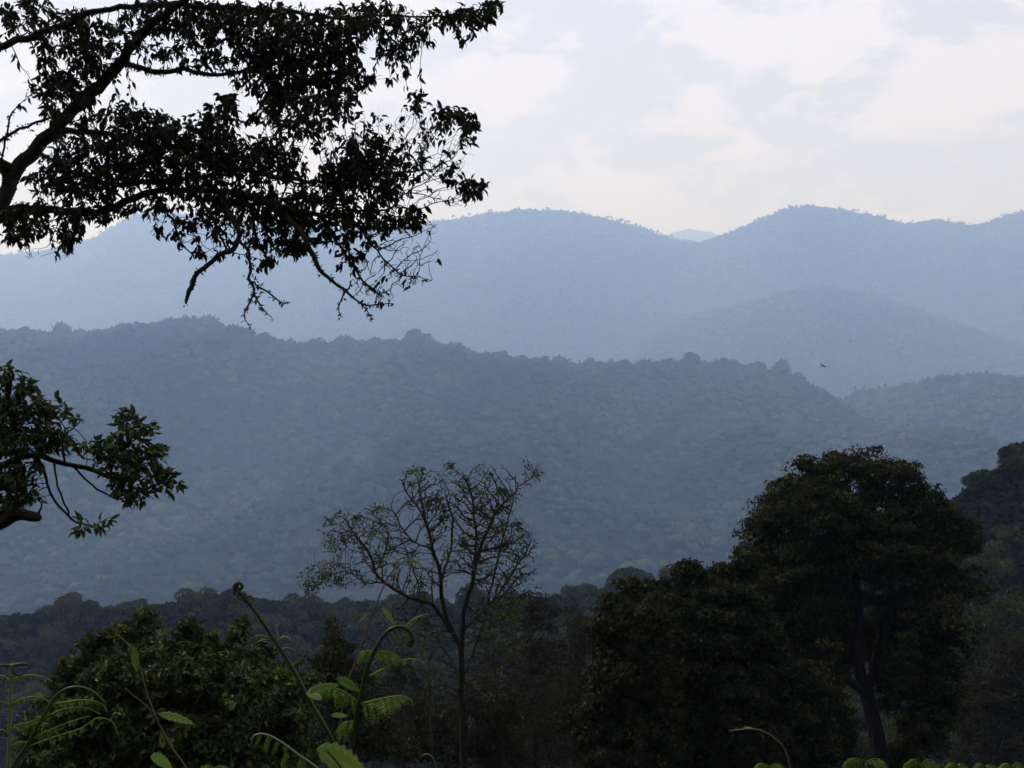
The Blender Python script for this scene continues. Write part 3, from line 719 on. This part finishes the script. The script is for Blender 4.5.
# --- twiggy brown scrub in the middle and behind the bare tree
SC = 'scrub between the bare tree and the dark trees'
def scrub(label, Y0, clusters, trunk, seed, mat=M_scrub, leaf=.12, per=26, name='scrub_bush'):
    return dense_tree(name, label, 'bush', Y0, clusters, [trunk], mat, leaf, per, seed, .9, .34, None, .5, M_barkp, Y0 * .00022)
scrub('dark twiggy shrub with a leafy tuft on top, right of the bare tree', 46,
    [(532, 596, 14, 9, 0), (520, 610, 20, 14, 0), (545, 612, 20, 16, .3), (535, 635, 28, 22, 0), (520, 665, 30, 24, .2), (550, 665, 26, 24, -.2), (535, 700, 36, 28, 0), (520, 740, 40, 30, 0), (555, 745, 34, 30, .3)],
    [(538, 850, 0, 8), (536, 760, 0, 6), (530, 680, 0, 4), (532, 610, 0, 2)], 31, per=24)
scrub('thin olive brown shrub with a scruffy top in front of the ragged dark tree', 44,
    [(572, 622, 16, 16, 0), (590, 640, 18, 20, .2), (575, 655, 22, 22, 0), (590, 685, 26, 26, -.2), (572, 710, 28, 26, .2), (590, 745, 30, 28, 0)],
    [(584, 850, 0, 7), (582, 760, 0, 5), (580, 690, 0, 4), (576, 625, 0, 2)], 32, per=22)
scrub('dusky shrub with a narrow pointed top left of the bare tree trunk', 33,
    [(333, 632, 8, 10, 0), (335, 650, 16, 14, 0), (325, 670, 24, 18, .2), (350, 675, 24, 18, 0), (330, 700, 34, 24, 0), (360, 705, 26, 22, .2), (340, 740, 44, 28, 0), (385, 740, 24, 26, .2)],
    [(340, 850, 0, 9), (338, 760, 0, 6), (336, 690, 0, 4), (334, 635, 0, 2)], 33, M_dark, .12, 34)
scrub('low brownish scrub bush at the foot of the bare tree', 38,
    [(430, 715, 28, 20, 0), (470, 705, 26, 20, .3), (500, 715, 26, 24, 0), (410, 745, 34, 24, .2), (455, 745, 36, 26, -.2), (500, 752, 34, 26, 0)],
    [(455, 850, 0, 8), (455, 790, 0, 5), (458, 740, 0, 3), (460, 710, 0, 2)], 34, per=28)
scrub('brown scrubby bush below the right slope beside the domed tree', 75,
    [(985, 680, 22, 16, 0), (1010, 660, 24, 22, .3), (1000, 700, 34, 24, 0), (970, 720, 26, 22, 0), (1015, 735, 30, 28, 0), (980, 755, 34, 22, .3), (1035, 700, 26, 30, 0)],
    [(998, 850, 0, 7), (998, 780, 0, 5), (1000, 720, 0, 3), (1004, 670, 0, 2)], 35, M_scrub, .24, 34)
scrub('pale green scrub bush at the edge under the right slope', 110,
    [(985, 620, 20, 16, 0), (1012, 610, 22, 18, 0), (1000, 645, 26, 18, 0), (970, 650, 18, 16, 0), (1035, 635, 22, 24, 0)],
    [(1000, 760, 0, 6), (1000, 700, 0, 4), (1000, 650, 0, 3), (1002, 620, 0, 2)], 36, M_forest, .34, 34)

scrub('thin dark thicket filling the gap left of the bare trunk', 40,
    [(392, 655, 18, 14, 0), (412, 676, 24, 20, 0), (388, 692, 26, 22, .2), (425, 705, 26, 22, 0), (400, 730, 34, 26, 0)],
    [(405, 850, 0, 7), (404, 770, 0, 5), (402, 710, 0, 3), (396, 660, 0, 2)], 37, per=20, leaf=.10)
scrub('brown thicket with a low rounded top directly right of the bare trunk', 42,
    [(488, 650, 18, 16, 0), (500, 675, 24, 20, .2), (480, 695, 22, 22, 0), (512, 705, 24, 22, 0), (490, 735, 30, 26, .2), (500, 768, 40, 20, 0), (570, 766, 36, 18, 0), (560, 690, 26, 22, .4), (548, 725, 30, 26, .2)],
    [(496, 850, 0, 7), (496, 770, 0, 5), (494, 710, 0, 3), (490, 655, 0, 2)], 38, per=22, leaf=.10)
scrub('dark shadowy thicket behind the leaning trunk of the domed tree', 62,
    [(838, 705, 20, 26, 0), (845, 745, 24, 26, 0), (905, 740, 26, 30, 0), (870, 755, 30, 20, .3), (825, 735, 20, 24, 0)],
    [(856, 850, 0, 6), (854, 790, 0, 4), (848, 740, 0, 3), (842, 700, 0, 2)], 39, M_dark, .14, 34)
# --- the half bare tree in the middle
def bare_tree():
    rg = np.random.default_rng(17)
    root = thing('bare_tree', 'nearly bare tree with fine spreading twigs and sparse leaf tufts in the middle', 'tree')
    Y0 = 25.0
    z = lambda x, y, dy, t: (*at(x, y, Y0 + dy), (t * .62 + .3) / F * Y0 / 2)
    b0 = at(464, 850, Y0); gz = float(ground_z(b0[0], b0[1])) - .4
    B = [[(b0[0], b0[1], gz, .16), z(464, 800, 0, 13), z(463, 740, 0, 11), z(462, 690, 0, 10.5), z(461, 655, 0, 10), z(452, 632, .1, 8), z(444, 610, .2, 7), z(441, 580, .3, 6), z(434, 550, .4, 5.5), z(426, 520, .5, 4.5), z(420, 490, .5, 3), z(424, 470, .5, 2)],
         [z(461, 655, 0, 8), z(463, 630, -.2, 7.5), z(466, 605, -.3, 7), z(472, 580, -.4, 6), z(480, 550, -.4, 5), z(492, 520, -.4, 4), z(505, 500, -.3, 3), z(520, 487, -.3, 2), z(538, 468, -.3, 1.2)],
         [z(452, 635, .1, 6), z(438, 612, 0, 5.5), z(424, 602, -.2, 5), z(408, 598, -.4, 4.5), z(392, 588, -.5, 4), z(375, 572, -.6, 3.5), z(368, 550, -.6, 3), z(352, 530, -.6, 2), z(342, 515, -.6, 1.5)],
         [z(400, 594, -.5, 2.5), z(384, 582, -.6, 2), z(366, 584, -.7, 1.6), z(350, 572, -.7, 1.2), z(330, 574, -.8, .8), z(316, 566, -.8, .5)],
         [z(472, 580, -.4, 5), z(476, 540, .2, 4), z(474, 510, .4, 3.5), z(470, 490, .5, 2.5), z(462, 472, .5, 1.5)],
         [z(441, 580, .3, 4), z(450, 550, .6, 3.5), z(452, 520, .7, 3), z(446, 495, .7, 2)],
         [z(463, 630, -.2, 5), z(490, 605, .3, 4), z(505, 585, .6, 3.5), z(520, 560, .7, 2.5), z(532, 540, .7, 1.5)],
         [z(426, 520, .5, 3), z(412, 500, .4, 2.5), z(404, 485, .4, 1.8), z(412, 470, .4, 1)],
         [z(434, 550, .4, 3), z(412, 540, 0, 2.5), z(398, 520, -.2, 2), z(390, 505, -.2, 1.5)],
         [z(375, 572, -.6, 2.5), z(388, 545, -.4, 2), z(385, 525, -.4, 1.5)],
         [z(466, 605, -.3, 3), z(500, 630, -.6, 3), z(520, 640, -.7, 2)],
         [z(480, 550, -.4, 3), z(505, 545, -.8, 2.5), z(525, 535, -.9, 1.5)],
         [z(462, 680, 0, 5), z(474, 650, .5, 4.5), z(484, 620, .8, 4), z(490, 590, 1.0, 3.5), z(498, 560, 1.1, 3), z(506, 525, 1.1, 2), z(514, 500, 1.1, 1.2)],
         [z(462, 690, 0, 4), z(450, 660, .6, 3.5), z(432, 630, .9, 3), z(420, 600, 1.0, 2.5), z(414, 570, 1.1, 2), z(404, 545, 1.1, 1.4), z(398, 525, 1.1, 1)],
         [z(445, 640, -.8, 1.5), z(428, 660, -.8, 3), z(432, 720, -.8, 4), z(436, 790, -.8, 5)]]
    D = .15
    P, par, rad = skeleton(B, D, .022, rg)
    CL = [(345, 535, 24, 24, 40, .5), (375, 535, 30, 30, 50, .3), (330, 572, 24, 14, 24, .7), (310, 585, 14, 8, 10, .9), (360, 570, 30, 22, 40, .3), (395, 560, 24, 24, 34, .2), (425, 500, 26, 30, 46, .2), (412, 478, 16, 12, 14, .3), (450, 475, 16, 10, 12, .3), (445, 520, 26, 30, 46, .4), (480, 500, 30, 28, 56, .5), (505, 495, 22, 20, 30, .3), (530, 478, 14, 14, 14, .3), (490, 535, 34, 30, 66, .5), (515, 550, 24, 22, 34, .5), (470, 560, 30, 24, 44, .3), (430, 570, 24, 22, 30, .2), (500, 580, 30, 22, 40, .4), (525, 560, 14, 24, 20, .2), (485, 470, 20, 8, 10, .2), (500, 610, 26, 22, 34, .5), (480, 625, 24, 22, 30, .4), (415, 585, 24, 16, 24, .2), (405, 620, 26, 16, 20, .3), (430, 640, 20, 20, 20, .3), (505, 640, 20, 20, 24, .5), (440, 690, 20, 30, 20, .3), (485, 680, 18, 30, 20, .5)]
    A = np.vstack([ell(rg, int(k * 7.5), cx, cy, rx, ry, Y0, (rx + ry) / 2 / F * Y0 * 1.1) for cx, cy, rx, ry, k, d in CL])
    lp = np.concatenate([[d] * int(k * 7.5) for cx, cy, rx, ry, k, d in CL])
    n0 = len(P)
    P, par = colonize(P, par, A, D * .66, D * .72, (0, 0, .55), 140, .32, 3, rg=rg)
    r, ch = radii(P, par, rad, .0078, 2.35, .04)
    big, small = Mesh(), Mesh(); skin(P, par, r, big, small, .04)
    big.build('trunk', M_barkm, root); small.build('twigs', M_twigs, root)
    m = Mesh(); pos, dr, tn = [], [], []
    for i in range(n0, len(P)):
        d = lp[np.linalg.norm(A - P[i], axis=1).argmin()]
        if ch[i] == 0 and rg.random() < d * .6:
            k = rg.integers(5, 20); sp = .06
        elif rg.random() < .12: k = 1; sp = .05
        else: continue
        pos.append(P[i] + rg.normal(0, sp, (k, 3))); dr.append(rg.normal(0, 1, (k, 3))); tn.append(np.full(k, rg.normal(.5, .2)))
    for tx, ty, tr in [(430, 506, 9), (441, 499, 7), (424, 471, 4), (452, 468, 4), (539, 470, 5), (438, 520, 8), (494, 530, 12), (500, 547, 10), (515, 526, 8), (310, 585, 10), (322, 574, 7), (346, 540, 8), (355, 520, 6), (480, 560, 9), (470, 590, 8), (508, 590, 12), (520, 575, 9), (412, 482, 5), (505, 492, 6), (486, 512, 8), (380, 560, 6), (500, 615, 12), (484, 640, 10), (463, 545, 6), (334, 590, 8)]:
        k = int(tr * 9); c = P[n0 + np.argmin(np.linalg.norm(P[n0:] - at(tx, ty, Y0), axis=1))]
        pos.append(c + rg.normal(0, tr / F * Y0 * .5, (k, 3)) * [1, 1, .7]); dr.append(rg.normal(0, 1, (k, 3))); tn.append(np.full(k, rg.normal(.4, .15)))
    pos = np.vstack(pos); dr = np.vstack(dr); tn = np.concatenate(tn); q = len(pos); L = rg.uniform(.05, .10, q)
    leaves(m, pos, dr, norm(rg.normal(size=(q, 3)) + [0, 0, 1]), L, L * .5, np.clip(tn + rg.normal(0, .1, q), 0, 1))
    m.build('foliage', M_bush, root)
    print('bare', len(P), q)
bare_tree()

# ------------------------------------------------------------------ ferns and stems close to the camera
def px2(pts, y):
    return [tuple(at(p[0], p[1], y + (p[2] if len(p) > 2 else 0))) for p in pts]

def stem_mesh(name, pts, y, w0, w1, parent, mat=M_stem, tint=.4, ground=False, sides=7):
    q = px2(pts, y)
    if ground:
        a = q[0]; g0 = np.array((a[0] + .03, a[1] + .03, float(ground_z(a[0], a[1])) - .05))
    s = spline(q, .006)
    if ground: s = np.vstack([np.linspace(g0, s[0], 40, endpoint=False), s])
    m = Mesh(); tube(m, s, np.linspace(w0, w1, len(s)) / F * y / 2, sides, tint)
    return m.build(name, mat, parent, True), s

def coil(cx, cy, r, turns, a0, sgn=1, n=22):
    return [(cx + math.cos(a0 + sgn * t * turns * 6.28) * r * (1 - .8 * t), cy + math.sin(a0 + sgn * t * turns * 6.28) * r * (1 - .8 * t)) for t in np.linspace(0, 1, n)]

def pinna(parent, pts, y, w, n, leaf_px, rg, hang=.75, rtint=.75, ltint=.5, skip=.12):
    """one side branch of a fern: a pale rib with soft leaflets hanging from it"""
    s = spline(px2(pts, y), .004); m = Mesh()
    tube(m, s, np.linspace(w, w * .45, len(s)) / F * y / 2, 5, rtint)
    t = np.linspace(skip, .97, n); i = (t * (len(s) - 1)).astype(int)
    tan = norm(np.gradient(s, axis=0))[i]
    for sg in (-1, 1):
        side = norm(np.cross(tan, [0, -1, 0])) * 0 + np.array([0, sg * .75, 0])
        d = norm(side + np.array([0, 0, -hang]) + tan * .35 + rg.normal(0, .12, (n, 3)))
        env = np.sin(np.clip(t * 1.05 + .12, 0, 1) * math.pi) ** .6
        L = leaf_px / F * y * env * rg.uniform(.8, 1.15, n)
        # each leaflet is lobed: small paired leaves along a short midrib
        for k in range(n):
            q = 7
            u = np.linspace(.08, .95, q)[:, None]
            b = s[i[k]] + d[k] * L[k] * u + np.array([0, 0, -.25]) * L[k] * u ** 2
            ax = norm(np.cross(d[k], [sg * .4, .9, .2]))
            ll = (L[k] * .36 * np.sin((u * .8 + .2) * math.pi) ** .6).ravel()
            for s2 in (-1, 1):
                leaves(m, b, d[k] * .5 + ax * s2 + rg.normal(0, .08, (q, 3)), np.tile(np.array([[.2, -.6, .8]]), (q, 1)), ll, ll * .62, np.clip(ltint + rg.normal(0, .1, q), 0, 1), .12, .2)
    return m.build('pinna', M_fern, parent)

rg = np.random.default_rng(3)
def big_leaf(m, base, tip, y, wpx, tint=.5, sag=.12, tilt=(.1, -.55, .8), lobes=14):
    """one broad leaf with a pleated blade and a midrib"""
    a, b = at(base[0], base[1], y), at(tip[0], tip[1], y + .04)
    d = b - a; L = np.linalg.norm(d); d = d / L
    s = norm(np.cross(d, np.array(tilt))); nn = np.cross(s, d)
    t = np.linspace(0, 1, lobes + 1)
    w = wpx / F * y * .5 * np.sin(np.clip(t, 0, 1) ** .75 * math.pi) ** .8 * (1 - .22 * (np.arange(lobes + 1) % 2))
    mid = a + d * (t * L)[:, None] - nn * (sag * L * t ** 2)[:, None]
    rip = (np.arange(lobes + 1) % 2) * .035 * L
    lf = mid + s * w[:, None] + nn * (w * .25 - rip * .4)[:, None]; rt = mid - s * w[:, None] + nn * (w * .25 - rip * .4)[:, None]
    lh = mid + s * (w * .5)[:, None] + nn * (w * .18 + rip * .3)[:, None]; rh = mid - s * (w * .5)[:, None] + nn * (w * .18 + rip * .3)[:, None]
    v = np.concatenate([lf, lh, mid, rh, rt]); k = lobes + 1
    q = [[j * k + i, j * k + i + 1, (j + 1) * k + i + 1, (j + 1) * k + i] for j in range(4) for i in range(lobes)]
    m.add(v, [np.array(q)], tint)

# fern with its tip still coiled, leaning left across the bush
y = 2.1
f1 = thing('fern_frond', 'slender unopened fern frond with a coiled tip leaning left in front of the bush', 'fern')
stem_mesh('stem', [(352, 790, .05), (332, 740), (312, 704), (290, 664), (272, 636), (256, 612), (243, 596), (237, 590)] + coil(239, 587, 5, 1.3, 2.4), y, 5.5, 3, f1, tint=.42, ground=True)
for pts in ([(243, 600)] + coil(241, 597, 5, 1.1, .6, -1, 14), [(246, 603)] + coil(250, 600, 5, 1.1, 2.6, 1, 14), [(240, 594)] + coil(236, 593, 4, 1, .2, -1, 12)):
    stem_mesh('coiled_pinna', pts, y, 2.6, 1.4, f1, tint=.3)
for pts in ([(274, 640), (266, 637), (258, 636), (252, 639), (250, 642)], [(276, 642), (284, 637), (290, 639), (293, 643)], [(277, 643), (278, 636), (276, 628), (277, 624)], [(281, 650), (287, 648), (294, 650), (297, 654)], [(274, 640), (264, 640), (256, 643)]):
    stem_mesh('pinna', pts, y, 2.2, 1.2, f1, tint=.75)
# central arching fern
y = 2.0
f2 = thing('fern_frond', 'bright arching fern with hanging leaflets and a curled tip, low in the middle', 'fern')
stem_mesh('stem', [(340, 800), (347, 768), (353, 738), (359, 704), (366, 672), (374, 652), (383, 636), (393, 628), (403, 627), (411, 633), (413, 641)] + coil(410, 643, 3, 1.1, 0, 1), y, 6, 3, f2, tint=.22, ground=True)
pinna(f2, [(360, 704), (350, 696), (340, 690), (328, 688), (317, 690), (308, 698)], y, 2.6, 9, 17, rg)
pinna(f2, [(360, 704), (372, 701), (385, 698), (400, 696), (410, 699), (413, 706)], y, 2.6, 9, 18, rg)
pinna(f2, [(374, 652), (366, 651), (360, 655), (357, 662)], y, 2.2, 6, 12, rg)
pinna(f2, [(374, 652), (386, 652), (397, 655), (403, 662)], y, 2.2, 7, 12, rg)
pinna(f2, [(370, 676), (385, 668), (400, 661), (415, 659), (425, 664), (428, 670)], y, 2.2, 7, 8, rg, .4)
pinna(f2, [(405, 628), (412, 620), (420, 616), (428, 614)], y, 2.0, 5, 6, rg, .4)
pinna(f2, [(356, 722), (348, 722), (340, 726), (334, 734)], y, 2.2, 6, 15, rg)
for pts in ([(388, 631), (392, 638), (396, 644)], [(398, 628), (402, 636), (403, 645)], [(407, 630), (408, 640), (405, 650)], [(392, 629), (398, 638), (399, 648)]):
    pinna(f2, pts, y, 1.8, 5, 6, rg, .4, .5)
for pts in (coil(404, 640, 4, 1.1, 3.6, 1, 14), coil(411, 648, 3, 1.1, 5, 1, 12)):
    stem_mesh('coiled_pinna', pts, y, 2.6, 1.4, f2, tint=.55)
# low fern arching at bottom
f3 = thing('fern_frond', 'low arching fern frond with pale rib at the bottom edge, in front of the bush', 'fern')
y = 1.9
stem_mesh('stem', [(330, 800), (322, 775), (313, 765), (300, 756), (284, 744), (270, 736), (260, 734), (253, 737), (252, 744)], y, 3.6, 2, f3, tint=.8, ground=True)
for pts, n_, l_ in (([(284, 744), (286, 752), (284, 762), (286, 772)], 6, 9), ([(270, 736), (266, 744), (262, 752)], 6, 9), ([(300, 756), (303, 764), (304, 775)], 5, 9), ([(260, 735), (257, 742), (255, 748)], 5, 7), ([(278, 740), (274, 749), (272, 758)], 5, 8)):
    pinna(f3, pts, y, 1.8, n_, l_, rg, .3)
# fern at the left edge
f4 = thing('fern_frond', 'upright pale fern stem with flat coiled top at the left edge', 'fern')
y = 2.2
stem_mesh('stem', [(8, 800), (9, 760), (10, 720), (11, 690), (12, 664)], y, 5.5, 3.6, f4, tint=.85, ground=True)
for pts in ([(12, 666), (4, 665), (-4, 666), (-8, 670)], [(12, 666), (20, 664), (27, 664), (29, 668), (24, 668)], [(12, 668), (16, 674), (22, 674)]):
    stem_mesh('coiled_pinna', pts, y, 3.2, 1.8, f4, tint=.4)
for pts in ([(11, 682), (20, 677), (32, 675), (44, 677), (52, 682)], [(11, 706), (22, 699), (34, 697), (46, 700), (56, 706)], [(10, 730), (22, 725), (34, 722), (48, 724)], [(11, 682), (3, 676), (-6, 676), (-14, 682)], [(10, 706), (2, 702), (-10, 704)], [(10, 735), (2, 730), (-8, 730)], [(10, 748), (20, 742), (30, 742)]):
    pinna(f4, pts, y, 2.4, 8, 5, rg, .5, .8)
f5 = thing('fern_frond', 'dark stemmed fern arching right beside the upright pale stem at the left edge', 'fern')
y = 2.15
stem_mesh('stem', [(2, 800), (12, 768), (26, 746), (38, 726), (48, 708), (56, 696), (66, 689), (78, 687), (90, 690), (99, 697), (105, 703)], y, 5, 2.6, f5, tint=.3, ground=True)
for pts in ([(54, 704), (66, 702), (80, 700), (94, 701), (104, 706), (107, 712)], [(42, 720), (56, 712), (70, 708), (86, 708), (100, 714)], [(30, 746), (46, 740), (64, 734), (82, 728), (98, 718), (112, 722), (118, 734)], [(14, 726), (30, 722), (44, 716)], [(34, 738), (50, 730), (70, 722), (90, 716)]):
    pinna(f5, pts, y, 2.3, 9, 7, rg, .6, .75)
# small dry climbing stem in front of the bush
c1 = thing('leafy_twig', 'thin pale brown wiry stem with a spear shaped leaf in front of the bush', 'plant')
y = 2.6
stem_mesh('stem', [(200, 800), (186, 768), (172, 748), (160, 726), (152, 708), (146, 690), (141, 672), (132, 650), (118, 635)], y, 2.6, 1.4, c1, M_twig, .7, True)
stem_mesh('side_stem', [(152, 712), (143, 703), (134, 696), (125, 688)], y, 1.4, 1, c1, M_twig, .6)
m = Mesh(); big_leaf(m, (158, 714), (198, 722), y, 12, .45); m.build('leaf', M_fern, c1)
m = Mesh(); big_leaf(m, (134, 646), (136, 676), y, 9, .3); m.build('leaf', M_fern, c1)
m = Mesh(); big_leaf(m, (150, 757), (175, 766), y, 18, .65); m.build('leaf', M_fern, c1)
m = Mesh(); big_leaf(m, (162, 728), (158, 748), y, 9, .3); m.build('leaf', M_fern, c1)
# reddish stem with drooping leaves
c2 = thing('leafy_twig', 'thin reddish stem with two narrow green leaves rising past the bright arching fern', 'plant')
y = 2.4
stem_mesh('stem', [(336, 800), (340, 730), (346, 690), (358, 655), (370, 622), (378, 600), (386, 582), (397, 566), (410, 560)], y, 3, 1.4, c2, M_twig, .45, True)
m = Mesh(); big_leaf(m, (370, 612), (352, 626), y, 6, .35); m.build('leaf', M_fern, c2)
m = Mesh(); big_leaf(m, (381, 609), (399, 626), y, 13, .45); m.build('leaf', M_fern, c2)
m = Mesh(); big_leaf(m, (407, 561), (424, 563), y, 9, .2); m.build('leaf', M_fern, c2)
# broad leaved plant under the arching fern
c3 = thing('broad_leaved_plant', 'low plant with one broad pale green leaf at the bottom beneath the bright arching fern', 'plant')
y = 1.8
stem_mesh('stem', [(346, 800), (342, 770), (326, 749)], y, 3.2, 2.5, c3, tint=.5, ground=True)
for a, b, w, t in (((316, 749), (371, 772), 30, .75), ((331, 716), (351, 714), 7, .7), ((308, 692), (342, 682), 11, .3), ((336, 679), (364, 690), 13, .3), ((322, 700), (304, 690), 9, .25)):
    m = Mesh(); big_leaf(m, a, b, y, w, t, tilt=(.15, -.75, .65)); m.build('leaf', M_fern, c3)
# curled stem at bottom, right of the middle
c4 = thing('curled_stem', 'thin brownish stem curling left at its tip before the dark trees', 'plant')
y = 2.3
stem_mesh('stem', [(793, 800), (790, 768), (784, 748), (774, 738), (762, 731), (750, 729), (738, 730), (729, 731)], y, 2.6, 1.6, c4, M_twig, .6, True)
m = Mesh(); big_leaf(m, (752, 729), (742, 725), y, 5, .4); m.build('leaf', M_fern, c4)
c5 = thing('curled_stem', 'small pale hooked stem at the bottom edge below the bare tree', 'plant')
stem_mesh('stem', [(440, 800), (436, 768), (432, 757), (426, 754), (421, 757)], y, 2, 1.4, c5, tint=.7, ground=True)
# tips of low ferns along the bottom edge
FL = ['leftmost of the low green fern tips along the bottom right edge', 'low green fern tip under the trunk of the domed tree', 'low rounded fern tip just right of the domed tree trunk base', 'small fern tip third from the right corner along the bottom edge', 'small fern tip second from the right corner along the bottom edge', 'small fern tip in the bottom right corner', 'pale arched fern tip at the bottom edge below the green bush']
for k, (x0, ytop, hw) in enumerate([(770, 764, 15), (866, 759, 21), (922, 760, 15), (958, 764, 10), (986, 765, 10), (1012, 764, 11), (214, 766, 16)]):
    t = thing('fern_clump', FL[k], 'fern', group='low fern tips along the bottom edge')
    yy = 1.9
    stem_mesh('stem', [(x0 + 4, 830), (x0 + 2, 790), (x0, ytop + 4)], yy, 3.5, 2.5, t, tint=.6, ground=True)
    for sg in (-1, 1):
        pinna(t, [(x0, ytop + 3), (x0 + sg * hw * .4, ytop), (x0 + sg * hw * .75, ytop + 2), (x0 + sg * hw, ytop + 8), (x0 + sg * hw * 1.1, ytop + 18)], yy, 2.0, 10, 11, rg, .55, .12)

# ------------------------------------------------------------------ two birds over the valley
def bird(label, px, py, y, size, roll, yaw):
    c = at(px, py, y)
    t = thing('bird', label, 'bird', tuple(c), 'birds over the valley')
    m = Mesh()
    s = np.linspace(-.5, .5, 12); rr = .16 * np.sin(np.clip((s + .5), .02, .98) * math.pi) ** .7 * np.where(s > .3, .8, 1)
    tube(m, np.stack([s, 0 * s, .03 * np.sin(s * 4)], -1) * size, rr * size * .55, 8)
    leaves(m, np.array([[-.45, 0, 0]]) * size, np.array([[-1, 0, 0.]]), np.array([[0, 0, 1.]]), .35 * size, .3 * size, .5)
    m.build('body', M_bird, t)
    for sg in (-1, 1):
        w = Mesh()
        v = np.array([[.15, .06 * sg, .03], [.22, .5 * sg, .14], [.02, 1.0 * sg, .10], [-.1, .55 * sg, .10], [-.15, .06 * sg, .02]]) * size
        v2 = v + [0, 0, .015 * size]
        w.add(np.vstack([v, v2]), [np.array([[0, 1, 2, 3, 4]]), np.array([[9, 8, 7, 6, 5]]), np.array([[i, (i + 1) % 5, (i + 1) % 5 + 5, i + 5] for i in range(5)])])
        w.build('wing', M_bird, t)
    t.rotation_euler = (roll, -.35, yaw)
bird('larger dark bird gliding with spread wings above the shoulder of the middle ridge', 823, 366, 230, 1.0, .5, .5)
bird('smaller dark bird higher and right of the gliding one', 850, 341, 280, .5, 1.1, 2.0)

# ------------------------------------------------------------------ air, sky, sun, camera
def haze_box():
    x, y0, y1, z0, z1 = 9000, -140, 13600, FLOOR - 12, 2000
    v = [(sx * x, yy, zz) for zz in (z0, z1) for yy in (y0, y1) for sx in (-1, 1)]
    q = [[0, 2, 3, 1], [4, 5, 7, 6], [0, 1, 5, 4], [2, 6, 7, 3], [0, 4, 6, 2], [1, 3, 7, 5]]
    m, N, L, out = nt('haze')
    p = N.new('ShaderNodeVolumePrincipled')
    p.inputs['Color'].default_value = HAZE_COL
    p.inputs['Density'].default_value = HAZE
    p.inputs['Absorption Color'].default_value = (1, 1, 1, 1)
    p.inputs['Anisotropy'].default_value = .25
    p.inputs['Density Attribute'].default_value = ''
    L.new(p.outputs[0], out.inputs['Volume'])
    mm = Mesh(); mm.add(np.array(v, float), [np.array(q)])
    o = mm.build('haze', m); o['kind'] = 'stuff'
    tag(o, 'thin pale blue haze filling the valley between the ridges', 'haze')
HAZE = .000243
HAZE_COL = (.41, .59, 1.0, 1)
haze_box()

SUN_EL, SUN_AZ = 45, -52      # degrees; the sun stands ahead of the camera and to the left
w = bpy.data.worlds.new('World'); scene.world = w; w.use_nodes = True
N, L = w.node_tree.nodes, w.node_tree.links; N.clear()
out = N.new('ShaderNodeOutputWorld'); bg = N.new('ShaderNodeBackground'); bg.inputs['Strength'].default_value = .1
sky = N.new('ShaderNodeTexSky'); sky.sky_type = 'NISHITA'; sky.sun_disc = False
sky.sun_elevation = RAD(SUN_EL); sky.sun_rotation = RAD(SUN_AZ); sky.altitude = 1800; sky.dust_density = 3
tc = N.new('ShaderNodeTexCoord'); mp = N.new('ShaderNodeMapping'); mp.inputs['Scale'].default_value = (1, 1, 1.9)
L.new(tc.outputs['Generated'], mp.inputs[0])
n1 = N.new('ShaderNodeTexNoise'); n1.inputs['Scale'].default_value = 8.5; n1.inputs['Detail'].default_value = 9; n1.inputs['Roughness'].default_value = .62; n1.inputs['Distortion'].default_value = .25
L.new(mp.outputs[0], n1.inputs['Vector'])
r1 = N.new('ShaderNodeValToRGB'); e = r1.color_ramp.elements
e[0].position = .465; e[0].color = (.66, .66, .66, 1); e[1].position = .55; e[1].color = (1, 1, 1, 1)
L.new(n1.outputs[0], r1.inputs[0])
mx = N.new('ShaderNodeMix'); mx.data_type = 'RGBA'
L.new(r1.outputs[0], mx.inputs['Factor']); L.new(sky.outputs[0], mx.inputs['A']); mx.inputs['B'].default_value = (8.9, 8.8, 10.0, 1)
L.new(mx.outputs['Result'], bg.inputs[0]); L.new(bg.outputs[0], out.inputs[0])

sun = bpy.data.lights.new('sun', 'SUN'); sun.energy = 3.0; sun.angle = RAD(4); sun.color = (.93, .94, 1.0)
so = bpy.data.objects.new('sun', sun); COL.objects.link(so)
d = np.array([math.sin(RAD(SUN_AZ)) * math.cos(RAD(SUN_EL)), math.cos(RAD(SUN_AZ)) * math.cos(RAD(SUN_EL)), math.sin(RAD(SUN_EL))])
from mathutils import Vector
so.rotation_euler = Vector(d).to_track_quat('Z', 'Y').to_euler()
so.location = (-20, 40, 60)

cam = bpy.data.cameras.new('camera'); co = bpy.data.objects.new('camera', cam); COL.objects.link(co)
cam.sensor_width = 36; cam.lens = F / 1024 * 36; cam.clip_start = .05; cam.clip_end = 40000
co.location = (0, 0, CAM_Z); co.rotation_euler = (RAD(90), 0, 0)
scene.camera = co

vs = scene.view_settings
vs.view_transform = 'Standard'; vs.look = 'None'; vs.exposure = .14; vs.gamma = 1; vs.use_curve_mapping = False
c = scene.cycles
c.max_bounces = 6; c.diffuse_bounces = 2; c.glossy_bounces = 1; c.transmission_bounces = 2; c.volume_bounces = 4; c.transparent_max_bounces = 6
c.use_denoising = True
try: c.denoiser = 'OPENIMAGEDENOISE'
except Exception: pass
